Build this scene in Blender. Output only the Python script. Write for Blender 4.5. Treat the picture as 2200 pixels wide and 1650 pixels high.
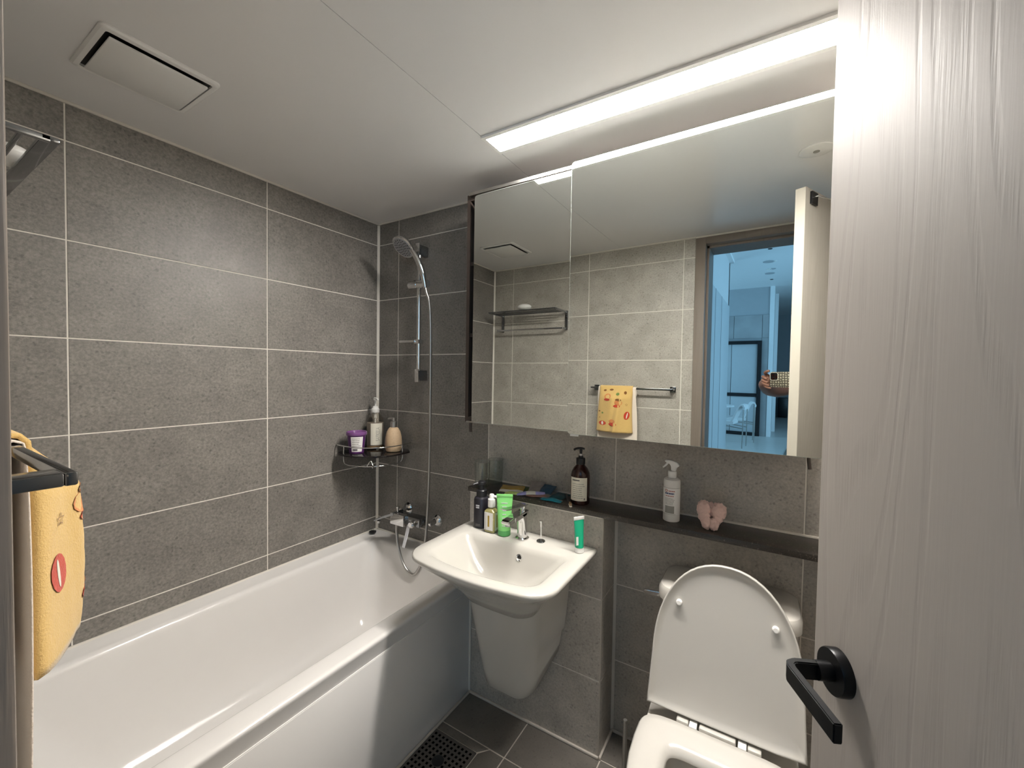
import bpy, bmesh, math, random
from mathutils import Vector, Matrix
random.seed(7)
PI = math.pi
scene = bpy.context.scene
for o in list(bpy.data.objects):
    bpy.data.objects.remove(o)
C = scene.collection

# ---------------------------------------------------------------- camera
F_PX, W_PX = 884.68, 2200.0
CAM = Vector((1.846, -1.5728, 1.4074))
YAW, PIT, ROL = 0.5502, -0.0278, 0.0153
fwd = Vector((-math.sin(YAW) * math.cos(PIT), math.cos(YAW) * math.cos(PIT), math.sin(PIT)))
r0 = Vector((math.cos(YAW), math.sin(YAW), 0.0))
u0 = r0.cross(fwd)
rgt = math.cos(ROL) * r0 + math.sin(ROL) * u0
upv = -math.sin(ROL) * r0 + math.cos(ROL) * u0
cd = bpy.data.cameras.new('camera')
cd.sensor_fit = 'HORIZONTAL'
cd.sensor_width = 36.0
cd.lens = 36.0 * F_PX / W_PX
cd.clip_start = 0.01
cd.clip_end = 60
cam = bpy.data.objects.new('camera', cd)
M = Matrix((rgt, upv, -fwd)).transposed().to_4x4()
M.translation = CAM
cam.matrix_world = M
C.objects.link(cam)
scene.camera = cam

# ---------------------------------------------------------------- world, daylight, exposure
world = bpy.data.worlds.new('world')
scene.world = world
world.use_nodes = True
bg = world.node_tree.nodes['Background']
bg.inputs[0].default_value = (0.38, 0.62, 1.0, 1)
bg.inputs[1].default_value = 0.2
scene.view_settings.view_transform = 'Standard'
scene.view_settings.look = 'None'
scene.view_settings.gamma = 1.0
scene.view_settings.use_curve_mapping = False
scene.view_settings.exposure = 1.75
scene.cycles.use_denoising = True
scene.cycles.max_bounces = 10
scene.cycles.glossy_bounces = 6
scene.cycles.transmission_bounces = 8
scene.cycles.sample_clamp_indirect = 4.0
scene.cycles.blur_glossy = 0.5
LED_STRENGTH = 43.0
LED_COLOR = (1.0, 0.952, 0.895, 1)
DAY_COLOR = (0.33, 0.70, 1.0)


def daylight(name, loc, rot, sx, sy, power):
    l = bpy.data.lights.new(name, 'AREA')
    l.shape = 'RECTANGLE'
    l.size = sx
    l.size_y = sy
    l.energy = power
    l.color = DAY_COLOR
    o = bpy.data.objects.new(name, l)
    o.location = loc
    o.rotation_euler = rot
    C.objects.link(o)


# area lamps for blue daylight, added at two unseen windows of the hall
daylight('unseen_window_daylight', (4.75, -6.0, 1.7), (0, PI / 2, 0), 2.4, 4.6, 41)
daylight('unseen_window_daylight', (-2.2, -8.1, 1.7), (0, -PI / 2, 0), 2.2, 1.9, 23)


# ---------------------------------------------------------------- materials
def new_mat(name):
    m = bpy.data.materials.new(name)
    m.use_nodes = True
    nt = m.node_tree
    return m, nt, nt.nodes['Principled BSDF']


def setp(b, color=None, rough=None, metal=None, spec=None, trans=None, ior=None, coat=None, sub=None, sheen=None):
    if color is not None:
        b.inputs['Base Color'].default_value = (*color[:3], 1)
    if rough is not None:
        b.inputs['Roughness'].default_value = rough
    if metal is not None:
        b.inputs['Metallic'].default_value = metal
    if spec is not None:
        b.inputs['Specular IOR Level'].default_value = spec
    if trans is not None:
        b.inputs['Transmission Weight'].default_value = trans
    if ior is not None:
        b.inputs['IOR'].default_value = ior
    if coat is not None:
        b.inputs['Coat Weight'].default_value = coat
    if sheen is not None:
        b.inputs['Sheen Weight'].default_value = sheen


def srgb(r, g, b):
    f = lambda c: (c / 255 / 12.92) if c / 255 <= 0.04045 else ((c / 255 + 0.055) / 1.055) ** 2.4
    return (f(r), f(g), f(b))


def plain(name, color, rough=0.5, metal=0.0, noise=0.06, scale=14.0, **kw):
    """plain surface with a faint procedural variation"""
    m, nt, b = new_mat(name)
    setp(b, color, rough, metal, **kw)
    if noise:
        tc = nt.nodes.new('ShaderNodeTexCoord')
        n = nt.nodes.new('ShaderNodeTexNoise')
        n.inputs['Scale'].default_value = scale
        n.inputs['Detail'].default_value = 3
        nt.links.new(tc.outputs['Object'], n.inputs['Vector'])
        mx = nt.nodes.new('ShaderNodeMix')
        mx.data_type = 'RGBA'
        mx.inputs[6].default_value = (*[c * (1 - noise) for c in color], 1)
        mx.inputs[7].default_value = (*[min(1, c * (1 + noise)) for c in color], 1)
        nt.links.new(n.outputs['Fac'], mx.inputs[0])
        nt.links.new(mx.outputs[2], b.inputs['Base Color'])
    return m


def stone(name, color, rough, speck=0.5, spec=0.5, fine=170.0, contrast=0.2, pit_scale=75.0):
    m, nt, b = new_mat(name)
    L = nt.links.new
    setp(b, color, rough, spec=spec)
    tc = nt.nodes.new('ShaderNodeTexCoord')
    oi = nt.nodes.new('ShaderNodeObjectInfo')
    mul = nt.nodes.new('ShaderNodeVectorMath')
    mul.operation = 'MULTIPLY_ADD'
    L(oi.outputs['Random'], mul.inputs[0])
    mul.inputs[1].default_value = (17.0, 31.0, 11.0)
    L(tc.outputs['Object'], mul.inputs[2])
    n1 = nt.nodes.new('ShaderNodeTexNoise')
    n1.inputs['Scale'].default_value = fine
    n1.inputs['Detail'].default_value = 5
    n1.inputs['Roughness'].default_value = 0.7
    n2 = nt.nodes.new('ShaderNodeTexNoise')
    n2.inputs['Scale'].default_value = 9
    n2.inputs['Detail'].default_value = 4
    v = nt.nodes.new('ShaderNodeTexVoronoi')
    v.inputs['Scale'].default_value = pit_scale
    v.inputs['Randomness'].default_value = 1.0
    for n in (n1, n2):
        L(mul.outputs[0], n.inputs['Vector'])
    wob = nt.nodes.new('ShaderNodeVectorMath')
    wob.operation = 'MULTIPLY_ADD'
    n3 = nt.nodes.new('ShaderNodeTexNoise')
    n3.inputs['Scale'].default_value = 90
    n3.inputs['Detail'].default_value = 2
    L(mul.outputs[0], n3.inputs['Vector'])
    L(n3.outputs['Color'], wob.inputs[0])
    wob.inputs[1].default_value = (0.016, 0.016, 0.016)
    L(mul.outputs[0], wob.inputs[2])
    L(wob.outputs[0], v.inputs['Vector'])
    r1 = nt.nodes.new('ShaderNodeMapRange')
    r1.inputs[1].default_value = 0.3
    r1.inputs[2].default_value = 0.7
    r1.inputs[3].default_value = 1 - contrast
    r1.inputs[4].default_value = 1 + contrast
    L(n1.outputs['Fac'], r1.inputs[0])
    r2 = nt.nodes.new('ShaderNodeMapRange')
    r2.inputs[1].default_value = 0.3
    r2.inputs[2].default_value = 0.7
    r2.inputs[3].default_value = 0.88
    r2.inputs[4].default_value = 1.12
    L(n2.outputs['Fac'], r2.inputs[0])
    # dark pits: near a cell centre, only in some cells
    near = nt.nodes.new('ShaderNodeMapRange')
    near.inputs[1].default_value = 0.10
    near.inputs[2].default_value = 0.42
    near.inputs[3].default_value = 1
    near.inputs[4].default_value = 0
    L(v.outputs['Distance'], near.inputs[0])
    sepc = nt.nodes.new('ShaderNodeSeparateColor')
    L(v.outputs['Color'], sepc.inputs[0])
    some = nt.nodes.new('ShaderNodeMath')
    some.operation = 'GREATER_THAN'
    some.inputs[1].default_value = 0.70
    L(sepc.outputs[0], some.inputs[0])
    pit = nt.nodes.new('ShaderNodeMath')
    pit.operation = 'MULTIPLY'
    L(near.outputs[0], pit.inputs[0])
    L(some.outputs[0], pit.inputs[1])
    pf = nt.nodes.new('ShaderNodeMath')
    pf.operation = 'MULTIPLY_ADD'
    L(pit.outputs[0], pf.inputs[0])
    pf.inputs[1].default_value = -speck
    pf.inputs[2].default_value = 1.0
    a = nt.nodes.new('ShaderNodeMath')
    a.operation = 'MULTIPLY'
    L(r1.outputs[0], a.inputs[0])
    L(r2.outputs[0], a.inputs[1])
    a2 = nt.nodes.new('ShaderNodeMath')
    a2.operation = 'MULTIPLY'
    L(a.outputs[0], a2.inputs[0])
    L(pf.outputs[0], a2.inputs[1])
    vm = nt.nodes.new('ShaderNodeVectorMath')
    vm.operation = 'SCALE'
    vm.inputs[0].default_value = color[:3]
    L(a2.outputs[0], vm.inputs['Scale'])
    L(vm.outputs[0], b.inputs['Base Color'])
    bp = nt.nodes.new('ShaderNodeBump')
    bp.inputs['Strength'].default_value = 0.12
    bp.inputs['Distance'].default_value = 0.001
    L(a2.outputs[0], bp.inputs['Height'])
    L(bp.outputs[0], b.inputs['Normal'])
    return m


def glassy(name, color, rough=0.0, ior=1.45):
    m, nt, b = new_mat(name)
    setp(b, color, rough, trans=1.0, ior=ior)
    return m


def clear_glass(name, tint, fac=0.12):
    """thin clear plastic or glass: mostly transparent, a little reflective"""
    m, nt, b = new_mat(name)
    L = nt.links.new
    nt.nodes.remove(b)
    out = nt.nodes['Material Output']
    tr = nt.nodes.new('ShaderNodeBsdfTransparent')
    tr.inputs[0].default_value = (*tint, 1)
    gl = nt.nodes.new('ShaderNodeBsdfGlossy')
    gl.inputs['Roughness'].default_value = 0.03
    lw = nt.nodes.new('ShaderNodeLayerWeight')
    lw.inputs[0].default_value = 0.5
    pw = nt.nodes.new('ShaderNodeMath')
    pw.operation = 'POWER'
    pw.inputs[1].default_value = 3.0
    L(lw.outputs['Facing'], pw.inputs[0])
    fr = nt.nodes.new('ShaderNodeMath')
    fr.operation = 'MULTIPLY_ADD'
    fr.inputs[1].default_value = 0.6
    fr.inputs[2].default_value = 0.03
    L(pw.outputs[0], fr.inputs[0])
    mx = nt.nodes.new('ShaderNodeMixShader')
    L(fr.outputs[0], mx.inputs[0])
    L(tr.outputs[0], mx.inputs[1])
    L(gl.outputs[0], mx.inputs[2])
    L(mx.outputs[0], out.inputs[0])
    return m


def terry(name, color):
    m, nt, b = new_mat(name)
    L = nt.links.new
    setp(b, color, 0.95, spec=0.1, sheen=0.4)
    tc = nt.nodes.new('ShaderNodeTexCoord')
    n = nt.nodes.new('ShaderNodeTexNoise')
    n.inputs['Scale'].default_value = 420
    n.inputs['Detail'].default_value = 2
    n2 = nt.nodes.new('ShaderNodeTexNoise')
    n2.inputs['Scale'].default_value = 60
    n2.inputs['Detail'].default_value = 3
    L(tc.outputs['Object'], n.inputs['Vector'])
    L(tc.outputs['Object'], n2.inputs['Vector'])
    ad = nt.nodes.new('ShaderNodeMath')
    ad.operation = 'ADD'
    L(n.outputs['Fac'], ad.inputs[0])
    L(n2.outputs['Fac'], ad.inputs[1])
    bp = nt.nodes.new('ShaderNodeBump')
    bp.inputs['Strength'].default_value = 0.5
    bp.inputs['Distance'].default_value = 0.002
    L(ad.outputs[0], bp.inputs['Height'])
    L(bp.outputs[0], b.inputs['Normal'])
    return m


def woodgrain(name, color, rough=0.42, strength=0.5):
    """painted door with an embossed cathedral grain"""
    m, nt, b = new_mat(name)
    L = nt.links.new
    setp(b, color, rough, spec=0.22)
    tc = nt.nodes.new('ShaderNodeTexCoord')
    mp = nt.nodes.new('ShaderNodeMapping')
    mp.inputs['Scale'].default_value = (1, 1, 0.09)
    L(tc.outputs['Object'], mp.inputs[0])
    n0 = nt.nodes.new('ShaderNodeTexNoise')
    n0.inputs['Scale'].default_value = 5.0
    n0.inputs['Detail'].default_value = 2
    L(mp.outputs[0], n0.inputs['Vector'])
    w = nt.nodes.new('ShaderNodeMath')
    w.operation = 'MULTIPLY'
    w.inputs[1].default_value = 150.0
    L(n0.outputs['Fac'], w.inputs[0])
    sn = nt.nodes.new('ShaderNodeMath')
    sn.operation = 'SINE'
    L(w.outputs[0], sn.inputs[0])
    mp2 = nt.nodes.new('ShaderNodeMapping')
    mp2.inputs['Scale'].default_value = (1, 1, 0.03)
    L(tc.outputs['Object'], mp2.inputs[0])
    n1 = nt.nodes.new('ShaderNodeTexNoise')
    n1.inputs['Scale'].default_value = 330.0
    n1.inputs['Detail'].default_value = 3
    L(mp2.outputs[0], n1.inputs['Vector'])
    r = nt.nodes.new('ShaderNodeMapRange')
    r.inputs[1].default_value = 0.2
    r.inputs[2].default_value = 0.9
    L(sn.outputs[0], r.inputs[0])
    mu = nt.nodes.new('ShaderNodeMath')
    mu.operation = 'MULTIPLY'
    L(r.outputs[0], mu.inputs[0])
    L(n1.outputs['Fac'], mu.inputs[1])
    ad = nt.nodes.new('ShaderNodeMath')
    ad.operation = 'MULTIPLY_ADD'
    L(n1.outputs['Fac'], ad.inputs[0])
    ad.inputs[1].default_value = 0.35
    L(mu.outputs[0], ad.inputs[2])
    bp = nt.nodes.new('ShaderNodeBump')
    bp.inputs['Strength'].default_value = strength
    bp.inputs['Distance'].default_value = 0.0012
    bp.invert = True
    L(ad.outputs[0], bp.inputs['Height'])
    L(bp.outputs[0], b.inputs['Normal'])
    mx = nt.nodes.new('ShaderNodeMix')
    mx.data_type = 'RGBA'
    mx.inputs[6].default_value = (*color, 1)
    mx.inputs[7].default_value = (*[c * 0.93 for c in color], 1)
    L(mu.outputs[0], mx.inputs[0])
    L(mx.outputs[2], b.inputs['Base Color'])
    return m


def emit(name, color, strength):
    m, nt, b = new_mat(name)
    b.inputs['Base Color'].default_value = (0.9, 0.9, 0.9, 1)
    b.inputs['Emission Color'].default_value = color
    b.inputs['Emission Strength'].default_value = strength
    return m


def checker_mat(name, a, c, scale):
    m, nt, b = new_mat(name)
    setp(b, a, 0.9)
    tc = nt.nodes.new('ShaderNodeTexCoord')
    ck = nt.nodes.new('ShaderNodeTexChecker')
    ck.inputs['Scale'].default_value = scale
    ck.inputs[1].default_value = (*a, 1)
    ck.inputs[2].default_value = (*c, 1)
    nt.links.new(tc.outputs['Object'], ck.inputs[0])
    nt.links.new(ck.outputs[0], b.inputs['Base Color'])
    return m


def snake_mat(name):
    m, nt, b = new_mat(name)
    setp(b, (0.3, 0.27, 0.2), 0.5)
    tc = nt.nodes.new('ShaderNodeTexCoord')
    v = nt.nodes.new('ShaderNodeTexVoronoi')
    v.feature = 'DISTANCE_TO_EDGE'
    v.inputs['Scale'].default_value = 75
    v.inputs['Randomness'].default_value = 0.35
    nt.links.new(tc.outputs['Object'], v.inputs['Vector'])
    cr = nt.nodes.new('ShaderNodeValToRGB')
    cr.color_ramp.elements[0].position = 0.08
    cr.color_ramp.elements[0].color = (0.06, 0.05, 0.035, 1)
    cr.color_ramp.elements[1].position = 0.3
    cr.color_ramp.elements[1].color = (0.6, 0.56, 0.42, 1)
    nt.links.new(v.outputs['Distance'], cr.inputs[0])
    nt.links.new(cr.outputs[0], b.inputs['Base Color'])
    return m


MT = {}
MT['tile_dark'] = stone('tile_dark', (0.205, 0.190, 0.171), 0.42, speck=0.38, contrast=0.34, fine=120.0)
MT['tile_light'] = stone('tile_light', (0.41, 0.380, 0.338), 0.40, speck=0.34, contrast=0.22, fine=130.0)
MT['tile_floor'] = stone('tile_floor', (0.15, 0.136, 0.118), 0.5, speck=0.25, contrast=0.1)
MT['grout'] = plain('grout', (0.80, 0.76, 0.69), 0.8, noise=0.05, scale=40)
MT['grout_floor'] = plain('grout_floor', (0.55, 0.50, 0.44), 0.8, noise=0.08, scale=40)
MT['tile_edge'] = plain('tile_edge', (0.42, 0.39, 0.345), 0.5, noise=0.03)
MT['caulk'] = plain('caulk', (0.72, 0.68, 0.61), 0.5, noise=0.04)
MT['granite'] = stone('granite', (0.040, 0.034, 0.028), 0.3, speck=-2.6, contrast=0.5, fine=260, pit_scale=150)
MT['ceiling'] = plain('ceiling_panel', (0.80, 0.79, 0.785), 0.24, noise=0.015, scale=3, spec=0.4)
MT['white_plastic'] = plain('white_plastic', (0.80, 0.79, 0.77), 0.35, noise=0.02)
MT['porcelain'] = plain('porcelain', (0.50, 0.482, 0.44), 0.13, noise=0.01, spec=0.55)
MT['acrylic'] = plain('acrylic', (0.73, 0.71, 0.685), 0.12, noise=0.01, spec=0.5)
MT['toilet'] = plain('toilet_ceramic', (0.53, 0.505, 0.46), 0.16, noise=0.01, spec=0.5)
MT['toilet_seat'] = plain('toilet_seat_plastic', (0.53, 0.51, 0.47), 0.22, noise=0.01, spec=0.5)
MT['chrome'] = plain('chrome', (0.72, 0.72, 0.72), 0.07, 1.0, noise=0.0)
MT['chrome_dark'] = plain('chrome_dark', (0.30, 0.31, 0.32), 0.12, 1.0, noise=0.0)
MT['steel'] = plain('steel', (0.45, 0.44, 0.42), 0.32, 1.0, noise=0.05, scale=80)
MT['mirror'] = plain('mirror_glass', (0.74, 0.765, 0.745), 0.0, 1.0, noise=0.0)
MT['mirror_edge'] = plain('mirror_edge', (0.55, 0.62, 0.58), 0.15, 0.3, noise=0.0)
MT['cab_brown'] = plain('cabinet_laminate', (0.055, 0.040, 0.032), 0.5, noise=0.15, scale=30)
MT['door'] = woodgrain('door_paint', (0.37, 0.337, 0.306), 0.55, 0.22)
MT['door_edge'] = plain('door_edge', (0.46, 0.42, 0.36), 0.45, noise=0.03)
MT['frame'] = woodgrain('frame_wood', (0.21, 0.175, 0.145), 0.45, 0.4)
MT['black_metal'] = plain('black_metal', (0.012, 0.012, 0.013), 0.33, 0.6, noise=0.1, scale=60)
MT['yellow'] = terry('yellow_terry', (0.66, 0.44, 0.16))
MT['cream_towel'] = terry('cream_terry', (0.80, 0.70, 0.60))
MT['red_print'] = terry('red_print', (0.50, 0.055, 0.025))
MT['brown_print'] = terry('brown_print', (0.20, 0.085, 0.025))
MT['orange_print'] = terry('orange_print', (0.62, 0.24, 0.08))
MT['green_print'] = terry('green_print', (0.18, 0.25, 0.07))
MT['spray_grey'] = plain('spray_face_grey', (0.30, 0.30, 0.31), 0.4, noise=0.05)
MT['grate'] = plain('grate_metal', (0.115, 0.105, 0.095), 0.5, 0.3, noise=0.1, scale=60)
MT['pit_shade'] = plain('pit_shade', (0.002, 0.002, 0.002), 1.0, noise=0.0, spec=0.0)  # near-black colour painting the shade inside the drain
MT['glass'] = clear_glass('clear_glass', (0.93, 0.95, 0.94))
MT['smoked'] = plain('smoked_glass', (0.010, 0.008, 0.008), 0.06, noise=0.0, spec=0.5)
MT['clear_plastic'] = clear_glass('clear_plastic', (0.86, 0.84, 0.80))
MT['liquid'] = plain('amber_liquid', (0.36, 0.24, 0.13), 0.25, noise=0.05)
MT['cloudy'] = plain('cloudy_soap', (0.34, 0.295, 0.255), 0.3, noise=0.06)
MT['oil'] = plain('oil_liquid', (0.30, 0.27, 0.11), 0.2, noise=0.05)
MT['label'] = plain('paper_label', (0.78, 0.74, 0.62), 0.6, noise=0.03)
MT['label_white'] = plain('white_label', (0.82, 0.80, 0.77), 0.55, noise=0.02)
MT['ink'] = plain('ink', (0.05, 0.05, 0.05), 0.7, noise=0.0)
MT['ink_grey'] = plain('ink_grey', (0.30, 0.29, 0.26), 0.7, noise=0.0)
MT['ink_blue'] = plain('ink_blue', (0.03, 0.06, 0.16), 0.7, noise=0.0)
MT['ink_red'] = plain('ink_red', (0.40, 0.07, 0.04), 0.7, noise=0.0)
MT['ink_white'] = plain('ink_white', (0.62, 0.62, 0.64), 0.6, noise=0.0)
MT['ink_gold'] = plain('ink_gold', (0.42, 0.29, 0.05), 0.6, noise=0.0)
MT['purple'] = plain('purple_plastic', (0.085, 0.020, 0.120), 0.3, noise=0.08)
MT['purple_lid'] = plain('purple_lid', (0.20, 0.08, 0.24), 0.25, noise=0.05)
MT['beige'] = stone('beige_resin', (0.56, 0.41, 0.26), 0.6, speck=0.15, contrast=0.08)
MT['brown_bottle'] = plain('amber_brown_plastic', (0.030, 0.008, 0.006), 0.12, noise=0.1, spec=0.5)
MT['black_plastic'] = plain('black_plastic', (0.009, 0.009, 0.011), 0.3, noise=0.1)
MT['black_bottle'] = plain('black_bottle', (0.016, 0.015, 0.021), 0.3, noise=0.08)
MT['white_bottle'] = plain('white_bottle', (0.76, 0.74, 0.70), 0.35, noise=0.02)
MT['green_tube'] = plain('green_tube', (0.22, 0.62, 0.18), 0.35, noise=0.05)
MT['green_dark'] = plain('green_dark_tube', (0.10, 0.40, 0.12), 0.35, noise=0.05)
MT['paste_green'] = plain('paste_green', (0.010, 0.36, 0.19), 0.3, noise=0.06)
MT['pink_fluff'] = terry('pink_fluff', (0.74, 0.52, 0.46))
MT['white_cap'] = plain('white_cap', (0.82, 0.81, 0.78), 0.4, noise=0.02)
MT['skin'] = plain('skin', (0.40, 0.20, 0.135), 0.5, noise=0.12, scale=40)
MT['cloth'] = plain('dark_shirt', (0.05, 0.05, 0.06), 0.9, noise=0.2, scale=60)
MT['hair'] = plain('hair', (0.012, 0.009, 0.008), 0.5, noise=0.2, scale=60)
MT['snake'] = snake_mat('phone_case_scales')
MT['hall_wall'] = plain('hall_wall_paint', (0.62, 0.63, 0.64), 0.7, noise=0.02)
MT['hall_panel'] = plain('hall_panel', (0.50, 0.52, 0.54), 0.5, noise=0.03)
MT['hall_grey'] = plain('hall_grey_wall', (0.40, 0.42, 0.44), 0.6, noise=0.03)
MT['hall_floor'] = plain('hall_floor', (0.55, 0.54, 0.52), 0.35, noise=0.06, scale=5)
MT['hall_white'] = plain('hall_white', (0.80, 0.81, 0.82), 0.5, noise=0.02)
MT['marble'] = plain('marble', (0.36, 0.37, 0.38), 0.35, noise=0.35, scale=2.2)
MT['rug'] = checker_mat('rug_check', (0.03, 0.028, 0.026), (0.28, 0.25, 0.21), 22)
MT['led'] = emit('led_diffuser', LED_COLOR, LED_STRENGTH)
MT['foil_gold'] = plain('foil_gold', (0.50, 0.33, 0.07), 0.35, 0.0, noise=0.5, scale=50)
MT['foil_white'] = plain('foil_white', (0.78, 0.77, 0.70), 0.3, noise=0.1)
MT['foil_lime'] = plain('foil_lime', (0.55, 0.66, 0.22), 0.35, noise=0.5, scale=90)
MT['foil_grey'] = plain('foil_grey', (0.30, 0.27, 0.25), 0.4, 0.0, noise=0.3, scale=40)
MT['foil_lilac'] = plain('foil_lilac', (0.40, 0.40, 0.78), 0.3, noise=0.35, scale=60)
MT['foil_navy'] = plain('foil_navy', (0.03, 0.075, 0.13), 0.35, 0.0, noise=0.3, scale=60)
MT['foil_teal'] = plain('foil_teal', (0.008, 0.075, 0.105), 0.3, noise=0.2, scale=60)
MT['foil_cyan'] = plain('foil_cyan', (0.02, 0.30, 0.42), 0.3, noise=0.3, scale=50)
MT['foil_pink'] = plain('foil_pink', (0.42, 0.22, 0.19), 0.4, noise=0.3, scale=50)
MT['foil_green'] = plain('foil_green', (0.05, 0.08, 0.02), 0.4, noise=0.3, scale=50)


# ---------------------------------------------------------------- mesh helpers
def finish(bm, name, smooth=None):
    bmesh.ops.recalc_face_normals(bm, faces=bm.faces)
    me = bpy.data.meshes.new(name)
    bm.to_mesh(me)
    bm.free()
    if smooth is not None:
        me.polygons.foreach_set('use_smooth', [True] * len(me.polygons))
        me.set_sharp_from_angle(angle=math.radians(smooth))
    return me


def link(name, me, mat, parent=None, loc=None, mw=None):
    o = bpy.data.objects.new(name, me)
    if mat is not None and not me.materials:
        me.materials.append(MT[mat] if isinstance(mat, str) else mat)
    if parent is not None:
        o.parent = parent
    if mw is not None:
        o.matrix_local = mw
    elif loc is not None:
        o.location = loc
    C.objects.link(o)
    return o


def tag(o, label, cat, group=None):
    o['label'] = label
    o['category'] = cat
    if group:
        o['group'] = group
    return o


def thing(name, label, cat, loc=(0, 0, 0), rotz=0, group=None):
    o = bpy.data.objects.new(name, None)
    o.empty_display_size = 0.03
    o.location = loc
    o.rotation_euler = (0, 0, rotz)
    C.objects.link(o)
    return tag(o, label, cat, group)


def struct(o):
    o['kind'] = 'structure'
    return o


def add_box(bm, x0, x1, y0, y1, z0, z1, bev=0.0, seg=2):
    vs = [bm.verts.new((x, y, z)) for z in (z0, z1) for y in (y0, y1) for x in (x0, x1)]
    fs = [(0, 2, 3, 1), (4, 5, 7, 6), (0, 1, 5, 4), (1, 3, 7, 5), (3, 2, 6, 7), (2, 0, 4, 6)]
    faces = [bm.faces.new([vs[i] for i in f]) for f in fs]
    if bev > 0:
        es = set()
        for f in faces:
            es.update(f.edges)
        bmesh.ops.bevel(bm, geom=list(es), offset=bev, segments=seg, affect='EDGES', profile=0.5)


def box(name, x0, x1, y0, y1, z0, z1, mat, parent=None, bev=0.0, seg=2, loc=None, mw=None):
    bm = bmesh.new()
    add_box(bm, min(x0, x1), max(x0, x1), min(y0, y1), max(y0, y1), min(z0, z1), max(z0, z1), bev, seg)
    return link(name, finish(bm, name, 40 if bev else None), mat, parent, loc, mw)


def add_loft(bm, rings, cap0=True, cap1=True, closed=True):
    vr = [[bm.verts.new(p) for p in r] for r in rings]
    n = len(vr[0])
    for a, b in zip(vr[:-1], vr[1:]):
        for i in range(n if closed else n - 1):
            j = (i + 1) % n
            bm.faces.new((a[i], a[j], b[j], b[i]))
    if cap0:
        bm.faces.new(list(reversed(vr[0])))
    if cap1:
        bm.faces.new(vr[-1])


def loft(name, rings, mat, parent=None, cap0=True, cap1=True, smooth=40, loc=None, mw=None, closed=True):
    bm = bmesh.new()
    add_loft(bm, rings, cap0, cap1, closed)
    return link(name, finish(bm, name, smooth), mat, parent, loc, mw)


def circ(r, z, n=28, cx=0.0, cy=0.0, ry=None):
    ry = r if ry is None else ry
    return [(cx + r * math.cos(2 * PI * i / n), cy + ry * math.sin(2 * PI * i / n), z) for i in range(n)]


def lathe(name, prof, mat, parent=None, n=28, smooth=35, loc=None, mw=None, cap0=True, cap1=True, ry=1.0):
    """prof: list of (radius, z)"""
    rings = [circ(max(r, 1e-4), z, n, ry=max(r, 1e-4) * ry) for r, z in prof]
    return loft(name, rings, mat, parent, cap0, cap1, smooth, loc, mw)


def add_tube(bm, path, rad, n=8, caps=True):
    path = [Vector(p) for p in path]
    m = len(path)
    rads = rad if isinstance(rad, (list, tuple)) else [rad] * m
    tang = []
    for i in range(m):
        a = path[max(0, i - 1)]
        b = path[min(m - 1, i + 1)]
        tang.append((b - a).normalized())
    ref = Vector((0, 0, 1)) if abs(tang[0].z) < 0.9 else Vector((1, 0, 0))
    nrm = (ref - tang[0] * ref.dot(tang[0])).normalized()
    rings = []
    for i in range(m):
        nrm = (nrm - tang[i] * nrm.dot(tang[i])).normalized()
        bn = tang[i].cross(nrm)
        rings.append([path[i] + rads[i] * (math.cos(2 * PI * k / n) * nrm + math.sin(2 * PI * k / n) * bn) for k in range(n)])
    add_loft(bm, rings, caps, caps)


def tube(name, path, rad, mat, parent=None, n=10, loc=None):
    bm = bmesh.new()
    add_tube(bm, path, rad, n)
    return link(name, finish(bm, name, 50), mat, parent, loc)


def smooth_path(pts, per=8):
    """Catmull-Rom through the points"""
    pts = [Vector(p) for p in pts]
    out = []
    for i in range(len(pts) - 1):
        p0 = pts[max(0, i - 1)]
        p1, p2 = pts[i], pts[i + 1]
        p3 = pts[min(len(pts) - 1, i + 2)]
        for k in range(per):
            t = k / per
            out.append(0.5 * ((2 * p1) + (p2 - p0) * t + (2 * p0 - 5 * p1 + 4 * p2 - p3) * t * t + (3 * p1 - p0 - 3 * p2 + p3) * t ** 3))
    out.append(pts[-1])
    return out


def rrect(x0, x1, y0, y1, r, z, k=6):
    """rounded rectangle ring; r = one radius or four (x1y1, x0y1, x0y0, x1y0)"""
    rs = r if isinstance(r, (list, tuple)) else [r] * 4
    out = []
    for (cx, cy, a0, rad) in ((x1 - rs[0], y1 - rs[0], 0, rs[0]), (x0 + rs[1], y1 - rs[1], 90, rs[1]),
                              (x0 + rs[2], y0 + rs[2], 180, rs[2]), (x1 - rs[3], y0 + rs[3], 270, rs[3])):
        for i in range(k + 1):
            a = math.radians(a0 + 90 * i / k)
            out.append((cx + rad * math.cos(a), cy + rad * math.sin(a), z))
    return out


def prism(name, pts2d, z0, z1, mat, parent=None, bev=0.0, loc=None, mw=None, smooth=40):
    bm = bmesh.new()
    a = [bm.verts.new((x, y, z0)) for x, y in pts2d]
    b = [bm.verts.new((x, y, z1)) for x, y in pts2d]
    bm.faces.new(list(reversed(a)))
    bm.faces.new(b)
    n = len(a)
    for i in range(n):
        bm.faces.new((a[i], a[(i + 1) % n], b[(i + 1) % n], b[i]))
    if bev:
        bmesh.ops.recalc_face_normals(bm, faces=bm.faces)
        bmesh.ops.bevel(bm, geom=[e for e in bm.edges], offset=bev, segments=2, affect='EDGES', profile=0.5)
    return link(name, finish(bm, name, smooth), mat, parent, loc, mw)


def frame_mat(o, u, v, n):
    m = Matrix((Vector(u), Vector(v), Vector(n))).transposed().to_4x4()
    m.translation = Vector(o)
    return m


_tile_cache = {}


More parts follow.
